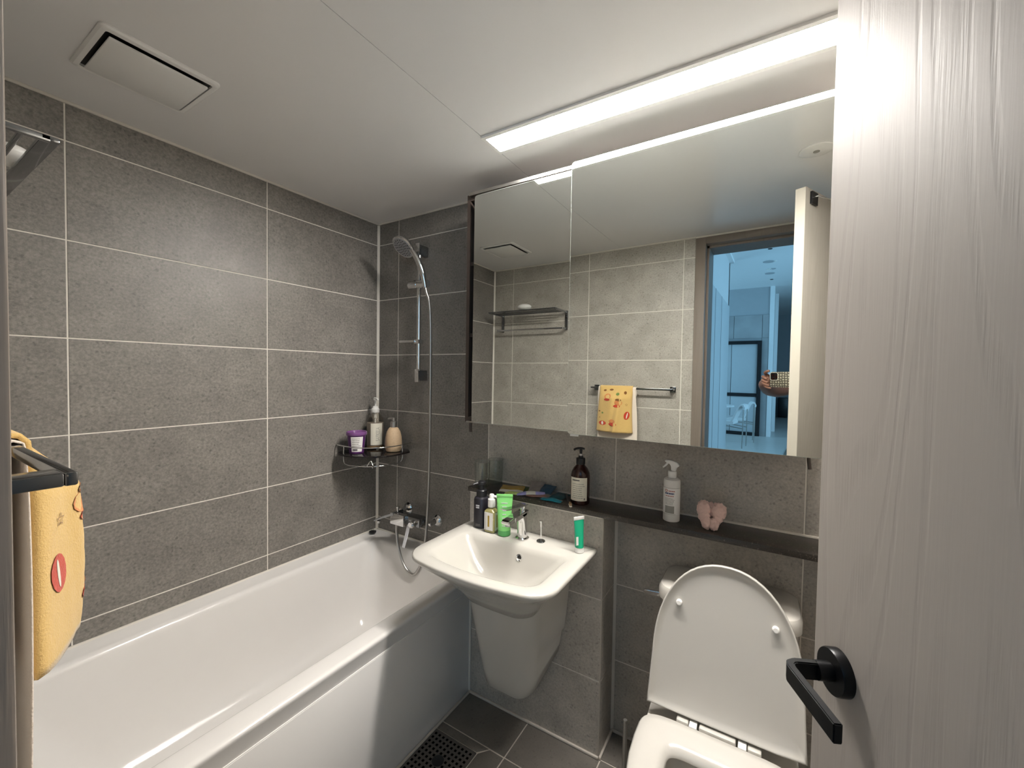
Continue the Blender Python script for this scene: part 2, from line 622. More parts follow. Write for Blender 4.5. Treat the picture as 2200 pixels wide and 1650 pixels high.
def tile_mesh(du, dv, t, bev, mat):
    key = (round(du, 4), round(dv, 4), t, mat)
    if key not in _tile_cache:
        bm = bmesh.new()
        add_box(bm, -du / 2, du / 2, -dv / 2, dv / 2, -t, 0, 0)
        es = [e for e in bm.edges if all(abs(v.co.z) < 1e-6 for v in e.verts)]
        bmesh.ops.bevel(bm, geom=es, offset=bev, segments=1, affect='EDGES')
        me = finish(bm, 'tile')
        me.materials.append(MT[mat])
        _tile_cache[key] = me
    return _tile_cache[key]


def tiles(parent, origin, u, v, n, us, vs, mat, g=0.0042, t=0.008, skip=None, bev=0.0007):
    """one object for each tile between the joints us x vs on the plane origin + u,v"""
    for i in range(len(us) - 1):
        for j in range(len(vs) - 1):
            if skip and skip(us[i], us[i + 1], vs[j], vs[j + 1]):
                continue
            du, dv = us[i + 1] - us[i] - g, vs[j + 1] - vs[j] - g
            if du < 0.008 or dv < 0.008:
                continue
            p = Vector(origin) + Vector(u) * ((us[i] + us[i + 1]) / 2) + Vector(v) * ((vs[j] + vs[j + 1]) / 2)
            m_ = mat(us[i]) if callable(mat) else mat
            link('tile', tile_mesh(du, dv, t, bev, m_), None, parent, mw=frame_mat(p, u, v, n))


def copy_tree(o, parent=None):
    c = o.copy()
    C.objects.link(c)
    c.parent = parent
    for ch in list(o.children):
        copy_tree(ch, c)
    return c


# ================================================================ THE ROOM
H = 2.217          # ceiling
D = 1.535          # depth of the room (door wall)
XR = 2.33          # right wall
ZJ = [2.097 - 0.302 * k for k in range(7)]      # horizontal joints, top to bottom
ZV = [0.0] + sorted(ZJ) + [H]
PR = 0.0015        # how far the tiles stand proud of the grout

floor = struct(box('floor', -0.1, XR + 0.1, -D - 0.2, 0.1, -0.1, -0.0015, 'grout_floor'))
wl = struct(box('wall_left', -0.12, -PR, -D - 0.2, 0.12, -0.05, H + 0.1, 'grout'))
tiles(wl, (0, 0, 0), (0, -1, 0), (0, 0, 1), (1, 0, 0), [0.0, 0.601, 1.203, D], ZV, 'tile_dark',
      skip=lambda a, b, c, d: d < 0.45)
wb = struct(box('wall_back', -0.12, XR + 0.12, PR, 0.12, -0.05, H + 0.1, 'grout'))
XJ = [0.0, 0.157, 0.757, 1.360, 1.965, XR]
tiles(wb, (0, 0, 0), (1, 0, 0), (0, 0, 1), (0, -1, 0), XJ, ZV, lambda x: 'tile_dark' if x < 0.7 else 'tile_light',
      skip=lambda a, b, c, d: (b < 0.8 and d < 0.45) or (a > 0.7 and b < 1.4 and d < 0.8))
wr = struct(box('wall_right', XR + PR, XR + 0.12, -D - 0.2, 0.12, -0.05, H + 0.1, 'grout'))
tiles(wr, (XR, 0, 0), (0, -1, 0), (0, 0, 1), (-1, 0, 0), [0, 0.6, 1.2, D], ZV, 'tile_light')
# door wall with its opening
DX0, DX1, DZ = 1.445, 2.27, 2.205
wf = bmesh.new()
add_box(wf, -0.12, DX0, -D - 0.20, -D - PR, -0.05, H + 0.1)
add_box(wf, DX1, XR + 0.12, -D - 0.20, -D - PR, -0.05, H + 0.1)
add_box(wf, DX0, DX1, -D - 0.20, -D - PR, DZ, H + 0.1)
wfo = struct(link('wall_front', finish(wf, 'wall_front'), 'grout'))
tiles(wfo, (0, -D, 0), (1, 0, 0), (0, 0, 1), (0, 1, 0), [0.0, 0.176, 0.778, 1.380, DX0], ZV, 'tile_light')

# ceiling of two moulded panels meeting at a seam
ceil = struct(box('ceiling', -0.12, XR + 0.12, -D - 0.2, 0.12, H + 0.004, H + 0.1, 'ceiling'))
box('ceiling_panel', 0.0, 0.992, -D, 0, H, H + 0.006, 'ceiling', ceil)
box('ceiling_panel', 0.9936, XR, -D, 0, H, H + 0.006, 'ceiling', ceil)
# pale trims round the ceiling and corner caulking
for i, (a, b) in enumerate((((0, -D), (0.008, 0)), ((0, -0.008), (XR, 0)), ((0, -D), (DX0, -D + 0.008)), ((XR - 0.008, -D), (XR, 0)))):
    t_ = struct(box('trim_%d' % (i + 1), a[0], b[0], a[1], b[1], H - 0.009, H, 'caulk', bev=0.002))


def caulk(x, y, sx, sy, z0, z1, w=0.008):
    pts = [(x, y), (x + sx * w, y), (x, y + sy * w)]
    o = prism('trim_5', pts, z0, z1, 'caulk')
    return struct(o)


caulk(0.0, 0.0, 1, -1, 0.515, H - 0.01, 0.010)
caulk(0.0, -D, 1, 1, 0.515, H - 0.01, 0.009)

# half-height wall that carries the basin, tiled on its front and its right side
SX0, SX1, SY = 0.764, 1.366, -0.145
ws = struct(box('wall_basin', SX0 + PR, SX1 - PR, SY + PR, -0.002, 0.0, 0.888, 'grout'))
tiles(ws, (0, SY, 0), (1, 0, 0), (0, 0, 1), (0, -1, 0), [SX0 + 0.001, SX1], [0, 0.285, 0.587, 0.887], 'tile_light', g=0.0038)
tiles(ws, (SX1, 0, 0), (0, -1, 0), (0, 0, 1), (1, 0, 0), [0.0, 0.145], [0, 0.285, 0.587, 0.887], 'tile_light', g=0.0038)
box('top_edge_trim', SX0 + 0.001, SX1, SY - 0.0008, SY + 0.004, 0.8845, 0.8885, 'caulk', ws)
box('corner_edge_trim', SX1 - 0.004, SX1 + 0.0006, SY - 0.0008, SY + 0.002, 0.012, 0.8885, 'tile_edge', ws)
struct(prism('trim_6', [(SX1, 0), (SX1 + 0.009, 0), (SX1, -0.009)], 0, 0.887, 'caulk'))
struct(box('trim_7', SX0, SX1, SY - 0.009, SY, 0.0, 0.010, 'grout_floor', bev=0.003))
struct(box('trim_8', SX1, XR, -0.009, 0.0, 0.0, 0.010, 'grout_floor', bev=0.003))
struct(box('trim_9', SX1, SX1 + 0.009, SY - 0.004, 0.0, 0.0, 0.010, 'grout_floor', bev=0.003))

# dark granite ledge
ledge = thing('stone_ledge', 'long dark speckled granite ledge along the wall above basin and toilet', 'shelf', (1.5, -0.075, 0.89))
box('slab', 0.7575 - 1.5, XR - 1.5 - 0.002, -0.0785, 0.0735, 0.0, 0.0195, 'granite', ledge, bev=0.002)
box('caulk_line', 0.7575 - 1.5, XR - 1.5 - 0.002, 0.066, 0.0745, 0.0190, 0.0245, 'caulk', ledge)

# floor tiles and drain
FJX = [0.7765, 1.0725, 1.3725, 1.6725, 1.9725, XR]
FJY = [-0.0, -0.145, -0.3265, -0.6265, -0.9265, -1.2265, -D]


def ftile(x0, x1, y0, y1):
    g = 0.0045
    p = Vector(((x0 + x1) / 2, (y0 + y1) / 2, 0))
    link('tile', tile_mesh(abs(x1 - x0) - g, abs(y1 - y0) - g, 0.008, 0.0006, 'tile_floor'), None, floor, mw=Matrix.Translation(p))


for i in range(len(FJX) - 1):
    for j in range(len(FJY) - 1):
        x0, x1, y1, y0 = FJX[i], FJX[i + 1], FJY[j], FJY[j + 1]
        if j == 0 and x1 < 1.38:
            continue
        if i == 0 and j == 2:
            continue
        ftile(x0, x1, y0, y1)
prism('tile', [(0.779, -0.329), (1.006, -0.329), (0.9735, -0.3625), (0.779, -0.3625)], -0.008, 0.0, 'tile_floor', floor, bev=0.0005)
prism('tile', [(1.011, -0.330), (1.070, -0.330), (1.070, -0.624), (0.981, -0.624), (0.981, -0.366)], -0.008, 0.0, 'tile_floor', floor, bev=0.0005)
prism('tile', [(0.779, -0.572), (0.976, -0.572), (0.976, -0.624), (0.779, -0.624)], -0.008, 0.0, 'tile_floor', floor, bev=0.0005)
dr = thing('floor_drain', 'square steel floor drain grate with pierced holes beside the bath', 'drain', (0.878, -0.467, 0))
bm = bmesh.new()
NN = 21
S_ = 0.194
gv = [[bm.verts.new((-S_ / 2 + S_ * i / NN, -S_ / 2 + S_ * j / NN, 0.0015)) for j in range(NN + 1)] for i in range(NN + 1)]
for i in range(NN):
    for j in range(NN):
        inner = 1 <= i < NN - 1 and 1 <= j < NN - 1
        if inner and (i + j) % 2 == 0 and i % 2 == 1:
            continue
        bm.faces.new((gv[i][j], gv[i + 1][j], gv[i + 1][j + 1], gv[i][j + 1]))
gr = link('grate', finish(bm, 'grate'), 'grate', dr)
box('sump_shade', -0.097, 0.097, -0.097, 0.097, -0.0014, -0.0006, 'pit_shade', dr)  # black sheet just under the grate, paints the dark of the holes
bmf = bmesh.new()
for (a, b, c, d) in ((-0.099, 0.099, -0.099, -0.094), (-0.099, 0.099, 0.094, 0.099), (-0.099, -0.094, -0.094, 0.094), (0.094, 0.099, -0.094, 0.094)):
    add_box(bmf, a, b, c, d, -0.006, 0.0028)
link('rim', finish(bmf, 'rim'), 'grate', dr)
lathe('hub', [(0.022, 0.0012), (0.022, 0.003), (0.012, 0.004), (0.001, 0.004)], 'black_plastic', dr)

# ---------------------------------------------------------------- ceiling lamp
lamp = thing('ceiling_light', 'long white linear LED ceiling light set above the mirror cabinet', 'lamp', (1.59, -0.3505, H))
LX0, LX1, LY0, LY1 = 0.992 - 1.59, 2.19 - 1.59, -0.060, 0.060
bmf = bmesh.new()
for (a, b, c, d) in ((LX0, LX1, LY0, LY0 + 0.015), (LX0, LX1, LY1 - 0.015, LY1), (LX0, LX0 + 0.012, LY0 + 0.015, LY1 - 0.015), (LX1 - 0.012, LX1, LY0 + 0.015, LY1 - 0.015)):
    add_box(bmf, a, b, c, d, -0.008, -0.0002)
link('frame', finish(bmf, 'frame'), 'white_plastic', lamp)
box('diffuser', LX0 + 0.0125, LX1 - 0.0125, LY0 + 0.0155, LY1 - 0.0155, -0.0062, -0.003, 'led', lamp)

# exhaust fan cover in the ceiling
fan = thing('exhaust_fan', 'square white exhaust fan cover in the ceiling above the bath', 'vent', (0.374, -1.117, H))
bmf = bmesh.new()
add_loft(bmf, [rrect(-0.127, 0.127, -0.127, 0.127, 0.015, -0.0002), rrect(-0.127, 0.127, -0.127, 0.127, 0.015, -0.004), rrect(-0.122, 0.122, -0.122, 0.122, 0.015, -0.008),
               rrect(-0.108, 0.108, -0.112, 0.112, 0.006, -0.008), rrect(-0.108, 0.108, -0.112, 0.112, 0.006, -0.0005)], False, False)
link('surround', finish(bmf, 'surround', 30), 'white_plastic', fan)
box('shadow_gap', -0.109, 0.109, -0.113, 0.113, -0.0012, -0.0004, 'black_plastic', fan)  # black sheet painting the shade in the gap round the cover
box('cover_panel', -0.098, 0.098, -0.104, 0.104, -0.016, -0.010, 'white_plastic', fan, bev=0.002)
box('stem', -0.02, 0.02, -0.02, 0.02, -0.0105, -0.001, 'white_plastic', fan)
# round speaker plate in the ceiling seen in the mirror
sp = thing('ceiling_speaker', 'round white ceiling speaker plate above the open door', 'speaker', (1.968, -0.735, H))
lathe('plate', [(0.052, -0.0003), (0.052, -0.004), (0.046, -0.006), (0.001, -0.006)], 'white_plastic', sp)
lathe('grille', [(0.010, -0.0055), (0.010, -0.008), (0.001, -0.008)], 'ink_grey', sp)

# ---------------------------------------------------------------- door frame and door leaf
fr = bmesh.new()
FY0, FY1 = -D - 0.215, -D + 0.010
add_box(fr, DX0, DX0 + 0.055, FY0, FY1, 0.0, DZ, 0.002)
add_box(fr, DX1 - 0.055, DX1, FY0, FY1, 0.0, DZ, 0.002)
add_box(fr, DX0 + 0.055, DX1 - 0.055, FY0, FY1, DZ - 0.04, DZ, 0.002)
# stop strip
add_box(fr, DX0 + 0.055, DX0 + 0.068, FY0, -D - 0.045, 0.0, DZ - 0.04)
add_box(fr, DX0 + 0.055, DX1 - 0.055, FY0, -D - 0.045, DZ - 0.053, DZ - 0.04)
add_box(fr, DX0 + 0.055, DX1 - 0.055, FY0, FY1, -0.01, 0.06, 0.002)
struct(link('trim_10', finish(fr, 'trim_10', 40), 'frame'))

LEAF_A = math.atan2(-1.535 + 0.9, 2.207 - 1.912)          # direction free edge -> hinge
door = bpy.data.objects.new('door_1', None)
door.location = (1.912, -0.9, 0.065)
door.rotation_euler = (0, 0, LEAF_A)
door.empty_display_size = 0.05
C.objects.link(door)
struct(door)
door['label'] = 'greige painted wood-grain door standing open into the room'
DH = 2.085
box('leaf', 0.0005, 0.70, 0.0, 0.038, 0.0, DH, 'door', door, bev=0.0015)
box('edge_band', -0.0008, 0.0006, 0.0012, 0.0368, 0.001, DH - 0.001, 'door_edge', door)
hz = 1.052 - 0.065
mw = frame_mat((0.052, 0.0, hz), (1, 0, 0), (0, 0, 1), (0, -1, 0))
ro = lathe('rosette', [(0.0265, -0.001), (0.0265, 0.010), (0.0255, 0.012), (0.001, 0.012)], 'black_metal', door, n=40, mw=mw)
# flat bar handle: neck out of the rosette, then a lever running to the hinge side
bm = bmesh.new()
pts = [(0.052, -0.010), (0.052, -0.052), (0.055, -0.0585), (0.062, -0.0615), (0.147, -0.0615)]
off = 0.0045
rings = []
for i, (px_, py_) in enumerate(pts):
    a = Vector(pts[max(0, i - 1)])
    b = Vector(pts[min(len(pts) - 1, i + 1)])
    t_ = (b - a).normalized()
    nn = Vector((-t_.y, t_.x))
    q = Vector((px_, py_))
    w0 = q + nn * off
    w1 = q - nn * off
    hh = 0.0105
    rings.append([(w0.x, w0.y, hz - hh), (w1.x, w1.y, hz - hh), (w1.x, w1.y, hz + hh), (w0.x, w0.y, hz + hh)])
add_loft(bm, rings)
bmesh.ops.recalc_face_normals(bm, faces=bm.faces)
bmesh.ops.bevel(bm, geom=list(bm.edges), offset=0.0012, segments=2, affect='EDGES')
lever = link('lever', finish(bm, 'lever', 40), 'black_metal', ro)
lever.parent = door
tube('neck', [(0.052, -0.011, hz), (0.052, -0.028, hz)], 0.011, 'black_metal', door, n=20)
tube('door_stay', [(0.06, 0.0385, DH - 0.03), (0.06, 0.055, DH - 0.03), (0.30, 0.060, DH - 0.005)], 0.003, 'chrome', door)
box('stay_bracket', 0.035, 0.085, 0.038, 0.046, DH - 0.06, DH - 0.012, 'black_metal', door)

# ================================================================ MIRROR CABINET
cab = thing('mirror_cabinet', 'wide wall cabinet with two sliding mirror doors over the ledge', 'cabinet', (1.37, 0.0, 1.195))
CX0, CX1 = 0.757 - 1.37, 2.0 - 1.37
CZ1 = 2.150 - 1.195
bm = bmesh.new()
add_box(bm, CX0, CX0 + 0.016, -0.178, -0.002, 0.0, CZ1)
add_box(bm, CX1 - 0.016, CX1, -0.178, -0.002, 0.0, CZ1)
add_box(bm, CX0 + 0.016, CX1 - 0.016, -0.178, -0.002, 0.0, 0.022)
add_box(bm, CX0 + 0.016, CX1 - 0.016, -0.178, -0.002, CZ1 - 0.026, CZ1)
add_box(bm, CX0 + 0.016, CX1 - 0.016, -0.012, -0.002, 0.022, CZ1 - 0.026)
link('carcass', finish(bm, 'carcass'), 'cab_brown', cab)
for zz in (0.36, 0.66):
    box('shelf_board', CX0 + 0.016, CX1 - 0.016, -0.172, -0.012, zz, zz + 0.016, 'cab_brown', cab)
box('partition', -0.02, -0.004, -0.172, -0.012, 0.022, CZ1 - 0.026, 'cab_brown', cab)
box('rail', CX0 + 0.02, CX1 - 0.016, -0.196, -0.178, CZ1 - 0.012, CZ1, 'steel', cab)
box('rail', CX0 + 0.02, CX1 - 0.016, -0.196, -0.178, 0.0, 0.006, 'steel', cab)


def mirror_door(xc, yc, th, ph, x0, x1, z0, z1):
    """glass sheet with rounded corners, silvered front at local y=0"""
    dm = bpy.data.objects.new('mirror_door', None)
    dm.empty_display_size = 0.05
    dm.parent = cab
    # front normal turns by th about z; door frame origin at (xc, -yc, 1.7)
    n = Vector((-math.sin(th), -math.cos(th) * math.cos(ph), math.sin(ph))).normalized()
    u = Vector((1, 0, 0))
    u = (u - n * u.dot(n)).normalized()
    v = n.cross(u) * -1
    if v.z < 0:
        v = -v
    m = frame_mat(Vector((xc, -yc, 1.7)) - Vector((1.37, 0, 1.195)), u, v, n)
    dm.matrix_local = m
    C.objects.link(dm)
    a = rrect(x0 - xc, x1 - xc, z0 - 1.7, z1 - 1.7, 0.012, 0, 5)
    ins = rrect(x0 - xc + 0.0012, x1 - xc - 0.0012, z0 - 1.7 + 0.0012, z1 - 1.7 - 0.0012, 0.011, 0, 5)
    R0 = [(p[0], p[1], -0.006) for p in a]
    R1 = [(p[0], p[1], -0.0012) for p in a]
    R2 = [(p[0], p[1], 0.0) for p in ins]
    loft('backing', [R0, R1, R2], 'mirror_edge', dm, cap1=False)
    bm = bmesh.new()
    bm.faces.new([bm.verts.new(p) for p in R2])
    link('mirror_sheet', finish(bm, 'mirror_sheet'), 'mirror', dm)
    return dm


md1 = mirror_door(1.0, 0.2059, 0.0042, 0.0046, 0.8125, 1.275, 1.199, 2.129)
md2 = mirror_door(1.6, 0.2307, 0.0131, -0.0023, 1.2515, 1.985, 1.193, 2.143)
box('finger_pull', 1.262 - 1.6, 1.292 - 1.6, 1.1855 - 1.7, 1.1945 - 1.7, -0.010, -0.003, 'white_plastic', md2, bev=0.001)
for (x, n_) in ((0.795, 0.012), (1.955, 0.009)):
    tube('strap', smooth_path([(x - 1.37, -0.185, 0.006), (x - 1.37, -0.188, -0.015), (x - 1.37 + 0.003, -0.190, -0.04)], 4), n_ * 0.5, 'cab_brown', cab, n=8)
# things glimpsed inside the open end
itm = lathe('white_tube', [(0.012, 0), (0.014, 0.005), (0.016, 0.05), (0.004, 0.09), (0.001, 0.092)], 'white_plastic', None, loc=(0.800, -0.11, 1.2175))
tag(itm, 'white tube standing inside the open end of the mirror cabinet', 'tube')

# ================================================================ BATHTUB
tub = thing('bathtub', 'white acrylic bathtub with flat apron along the left wall', 'bathtub', (0.39, -0.77, 0.0))
TX, TY = 0.39, -0.77
Y0, Y1 = -D + 0.003 + 0.77, -0.003 + 0.77      # local y extents


def tr(x0, x1, y0, y1, r, z):
    return [(p[0] - TX, p[1], p[2]) for p in rrect(x0, x1, y0, y1, r, z, 8)]


yb0, yb1 = Y0, Y1
rings = [
    tr(0.002, 0.769, yb0, yb1, 0.004, 0.452),
    tr(0.002, 0.776, yb0, yb1, 0.004, 0.500),
    tr(0.002, 0.779, yb0, yb1, 0.004, 0.508),
    tr(0.002, 0.777, yb0, yb1, 0.004, 0.514),
    tr(0.003, 0.772, yb0, yb1, 0.004, 0.517),
    tr(0.012, 0.764, yb0 + .008, yb1 - .006, 0.006, 0.5175),
    tr(0.030, 0.712, yb0 + .05, yb1 - .030, 0.02, 0.5115),
    tr(0.066, 0.702, yb0 + .10, yb1 - .060, 0.05, 0.5100),
    tr(0.076, 0.697, yb0 + .115, yb1 - .072, 0.06, 0.5080),
    tr(0.084, 0.692, yb0 + .125, yb1 - .080, 0.065, 0.5000),
    tr(0.088, 0.688, yb0 + .13, yb1 - .084, 0.07, 0.485),
    tr(0.100, 0.675, yb0 + .18, yb1 - .105, 0.09, 0.36),
    tr(0.118, 0.655, yb0 + .25, yb1 - .130, 0.10, 0.22),
    tr(0.140, 0.632, yb0 + .31, yb1 - .160, 0.10, 0.145),
    tr(0.175, 0.597, yb0 + .36, yb1 - .205, 0.09, 0.115),
    tr(0.235, 0.537, yb0 + .44, yb1 - .280, 0.07, 0.108),
]
loft('basin', rings, 'acrylic', tub, cap0=False, cap1=True, smooth=50)
box('apron', 0.758 - TX, 0.7735 - TX, Y0, SY + 0.77 - 0.0012, 0.004, 0.452, 'acrylic', tub, bev=0.002)
box('overflow_lip', 0.7500 - TX, 0.7722 - TX, Y0, SY + 0.77 - 0.0012, 0.4465, 0.4545, 'acrylic', tub, bev=0.001)
lathe('waste_cover', [(0.030, 0.1085), (0.030, 0.112), (0.02, 0.115), (0.001, 0.115)], 'chrome', tub, loc=(0, 0.42, 0))
struct(box('trim_11', 0.774, 0.783, -D, SY, 0.0, 0.009, 'grout_floor', bev=0.003))
struct(box('trim_12', 0.0, 0.010, -D, 0.0, 0.512, 0.5225, 'caulk', bev=0.003))
struct(box('trim_13', 0.01, 0.765, -0.010, 0.0, 0.512, 0.5225, 'caulk', bev=0.003))
struct(box('trim_14', 0.7725, 0.781, SY - 0.008, SY, 0.01, 0.452, 'caulk', bev=0.002))
# black rubber plug on the far rim corner
pl = thing('bath_plug', 'small black rubber plug resting on the far corner of the bath rim', 'plug', (0.036, -0.060, 0.5175))
lathe('stopper', [(0.016, 0.0), (0.018, 0.002), (0.019, 0.008), (0.013, 0.011), (0.001, 0.011)], 'black_plastic', pl)
tube('pull_ring', [(0.007 * math.cos(2 * PI * i / 16), 0.0, 0.016 + 0.007 * math.sin(2 * PI * i / 16)) for i in range(17)], 0.0014, 'chrome', pl, n=6)

# ================================================================ BASIN
bas = thing('washbasin', 'white ceramic washbasin with half pedestal mounted on the tiled half wall', 'basin', (1.065, SY, 0.0))
BX, BY = 1.065, SY


def br(x0, x1, y0, y1, rb, rf, z, bulge=0.0, k=8):
    """ring with back corners rb, front corners rf and a bowed front edge"""
    y0, y1 = min(y0, y1), max(y0, y1)
    pts = rrect(x0, x1, y0, y1, (rb, rb, rf, rf), z, k)
    out = []
    # insert extra points on front and back edges so bowing is smooth
    n = len(pts)
    full = []
    for i in range(n):
        a, b = pts[i], pts[(i + 1) % n]
        full.append(a)
        if i in (k, 2 * k + 1, 3 * k + 2, 4 * k + 3):
            for t in range(1, 8):
                full.append(tuple(a[c] + (b[c] - a[c]) * t / 8 for c in range(3)))
    cx, hx = (x0 + x1) / 2, (x1 - x0) / 2
    for (x, y, zz) in full:
        f = max(0.0, (y1 - y) / (y1 - y0))
        out.append((x - BX, y - bulge * (1 - ((x - cx) / hx) ** 2) * f ** 2 - BY, zz))
    return out


Zr = 0.772
X0, X1 = 0.785, 1.345
yB, yF = SY - 0.0015, -0.548
rings = [
    br(0.925, 1.205, yB, -0.40, 0.004, 0.06, 0.585, 0.01),
    br(0.905, 1.225, yB, -0.42, 0.004, 0.06, 0.620, 0.015),
    br(0.865, 1.265, yB, -0.465, 0.004, 0.07, 0.675, 0.025),
    br(0.815, 1.315, yB, -0.520, 0.004, 0.075, 0.728, 0.035),
    br(0.789, 1.341, yB, -0.545, 0.004, 0.075, 0.752, 0.036),
    br(0.785, 1.345, yB, -0.549, 0.004, 0.075, 0.759, 0.036),
    br(0.785, 1.345, yB, -0.549, 0.004, 0.075, 0.768, 0.036),
    br(0.790, 1.340, yB - .001, -0.545, 0.004, 0.072, Zr, 0.036),
    br(0.838, 1.292, -0.262, -0.512, 0.03, 0.045, Zr - 0.001, 0.030),
    br(0.848, 1.282, -0.272, -0.503, 0.03, 0.045, Zr - 0.006, 0.028),
    br(0.862, 1.268, -0.282, -0.494, 0.03, 0.04, Zr - 0.022, 0.026),
    br(0.905, 1.225, -0.297, -0.480, 0.04, 0.05, Zr - 0.070, 0.02),
    br(0.950, 1.180, -0.318, -0.465, 0.05, 0.05, Zr - 0.112, 0.012),
    br(0.990, 1.140, -0.345, -0.445, 0.045, 0.045, Zr - 0.126, 0.005),
]
loft('bowl', rings, 'porcelain', bas, smooth=55)


def pr_(x0, x1, yf, r, z):
    return [(p[0] - BX, p[1] - BY, p[2]) for p in rrect(x0, x1, yf, yB, (0.004, 0.004, r, r), z, 8)]


rings = []
for i in range(9):
    t = i / 8
    z0 = 0.640 - 0.395 * t
    w = 0.300 - 0.095 * t
    yf = -0.395 + 0.062 * t
    cxp = 1.065
    ring = []
    for p in rrect(cxp - w / 2, cxp + w / 2, yf, yB, (0.004, 0.004, 0.055, 0.055), z0, 8):
        f = (p[1] - yf) / (yB - yf)
        # sides open towards the wall, underside rises towards the wall
        xx = cxp + (p[0] - cxp) * (1 + 0.32 * f * (0.6 + 0.4 * t))
        ring.append((xx - BX, p[1] - BY, p[2] + (0.10 * f * t if t > 0.5 else 0)))
    rings.append(ring)
last = rings[-1]
cxm = sum(p[0] for p in last) / len(last)
cym = sum(p[1] for p in last) / len(last)
rings.append([(cxm + (p[0] - cxm) * 0.94, cym + (p[1] - cym) * 0.94, p[2] - 0.006) for p in last])
loft('half_pedestal', rings, 'porcelain', bas, smooth=50)
ov = frame_mat((1.100 - BX, -0.2865 - BY, Zr - 0.040), (1, 0, 0), (0, 0.25, 0.97), (0, -0.97, 0.25))
lathe('overflow_ring', [(0.0125, 0.0), (0.0125, 0.003), (0.010, 0.004), (0.0085, 0.002), (0.0085, 0.0008), (0.001, 0.0008)], 'chrome', bas, mw=ov)
lathe('overflow_hole', [(0.0082, 0.0012), (0.001, 0.0014)], 'black_plastic', bas, mw=ov)
lathe('waste', [(0.022, Zr - 0.1262), (0.022, Zr - 0.124), (0.016, Zr - 0.1225), (0.001, Zr - 0.124)], 'chrome_dark', bas, loc=(0, -0.395 - BY, 0))

# basin faucet
fa = thing('basin_faucet', 'chrome single-lever basin faucet at the back of the washbasin', 'faucet', (1.0685, -0.2126, Zr))
lathe('base_ring', [(0.026, 0.0), (0.026, 0.004), (0.022, 0.007), (0.001, 0.007)], 'chrome', fa)
loft('body', [rrect(-0.019, 0.019, -0.019, 0.019, 0.0185, 0.006), rrect(-0.018, 0.018, -0.021, 0.018, 0.0175, 0.03), rrect(-0.0175, 0.0175, -0.024, 0.0175, 0.017, 0.07),
              rrect(-0.0175, 0.0175, -0.034, 0.0175, 0.016, 0.090), rrect(-0.0175, 0.0175, -0.045, 0.0180, 0.014, 0.101)], 'chrome', fa)


def slab_path(name, pts, halfw, thick, mat, parent, bev=0.002):
    """flat bar along a y-z path"""
    rings = []
    for (y, z, w, t) in pts:
        rings.append([(-w, y, z - t), (w, y, z - t), (w, y, z), (-w, y, z)])
    bm = bmesh.new()
    add_loft(bm, rings)
    bmesh.ops.recalc_face_normals(bm, faces=bm.faces)
    bmesh.ops.bevel(bm, geom=list(bm.edges), offset=bev, segments=2, affect='EDGES')
    return link(name, finish(bm, name, 40), mat, parent)


slab_path('spout', [(0.019, 0.108, 0.0175, 0.016), (-0.03, 0.108, 0.0175, 0.020), (-0.08, 0.106, 0.0175, 0.019), (-0.118, 0.103, 0.0175, 0.015), (-0.127, 0.100, 0.016, 0.010)], 0, 0, 'chrome', fa)
lathe('aerator', [(0.010, 0.079), (0.010, 0.090), (0.001, 0.090)], 'chrome_dark', fa, loc=(0, -0.106, 0))
lathe('lever_post', [(0.012, 0.104), (0.010, 0.116), (0.013, 0.128), (0.001, 0.129)], 'chrome', fa, loc=(0, 0.002, 0))
slab_path('lever_plate', [(0.018, 0.131, 0.015, 0.006), (-0.04, 0.135, 0.015, 0.005), (-0.10, 0.143, 0.0145, 0.0045), (-0.138, 0.150, 0.013, 0.004)], 0, 0, 'chrome', fa, 0.0012)
# pop-up plug lying upside down on the rim
pp = thing('basin_stopper', 'chrome pop-up basin stopper standing upside down on the basin rim', 'plug', (1.1425, -0.200, Zr))
lathe('disc', [(0.0155, 0.0), (0.0165, 0.002), (0.015, 0.004), (0.001, 0.0045)], 'chrome_dark', pp)
lathe('rod', [(0.0024, 0.004), (0.0024, 0.054), (0.0045, 0.060), (0.0045, 0.074), (0.007, 0.075), (0.007, 0.078), (0.001, 0.078)], 'chrome', pp, n=14)

# ================================================================ TOILET
toi = thing('toilet', 'white toilet with its lid raised against the tank', 'toilet', (1.762, -0.30, 0.0))
QX, QY = 1.762, -0.30


def qr(x0, x1, y0, y1, r, z, k=7):
    return [(p[0] - QX, p[1] - QY, p[2]) for p in rrect(x0, x1, y0, y1, r, z, k)]


loft('tank', [qr(1.590, 1.934, -0.185, -0.012, 0.05, 0.400), qr(1.580, 1.944, -0.200, -0.012, 0.05, 0.55), qr(1.574, 1.950, -0.205, -0.012, 0.05, 0.678)], 'toilet', toi)
loft('tank_lid', [qr(1.572, 1.952, -0.207, -0.010, 0.05, 0.680), qr(1.567, 1.957, -0.212, -0.010, 0.05, 0.686), qr(1.567, 1.957, -0.212, -0.010, 0.05, 0.716), qr(1.573, 1.951, -0.205, -0.012, 0.046, 0.727),
                  qr(1.590, 1.934, -0.180, -0.022, 0.04, 0.733)], 'toilet', toi)
slab = slab_path('flush_lever', [(0, 0, 0.006, 0.014), (-0.04, -0.001, 0.006, 0.013), (-0.052, -0.002, 0.006, 0.012)], 0, 0, 'chrome', toi, 0.002)
slab.location = (1.572 - QX, -0.172 - QY, 0.694)
slab.rotation_euler = (0, 0, -PI / 2 + 0.15)
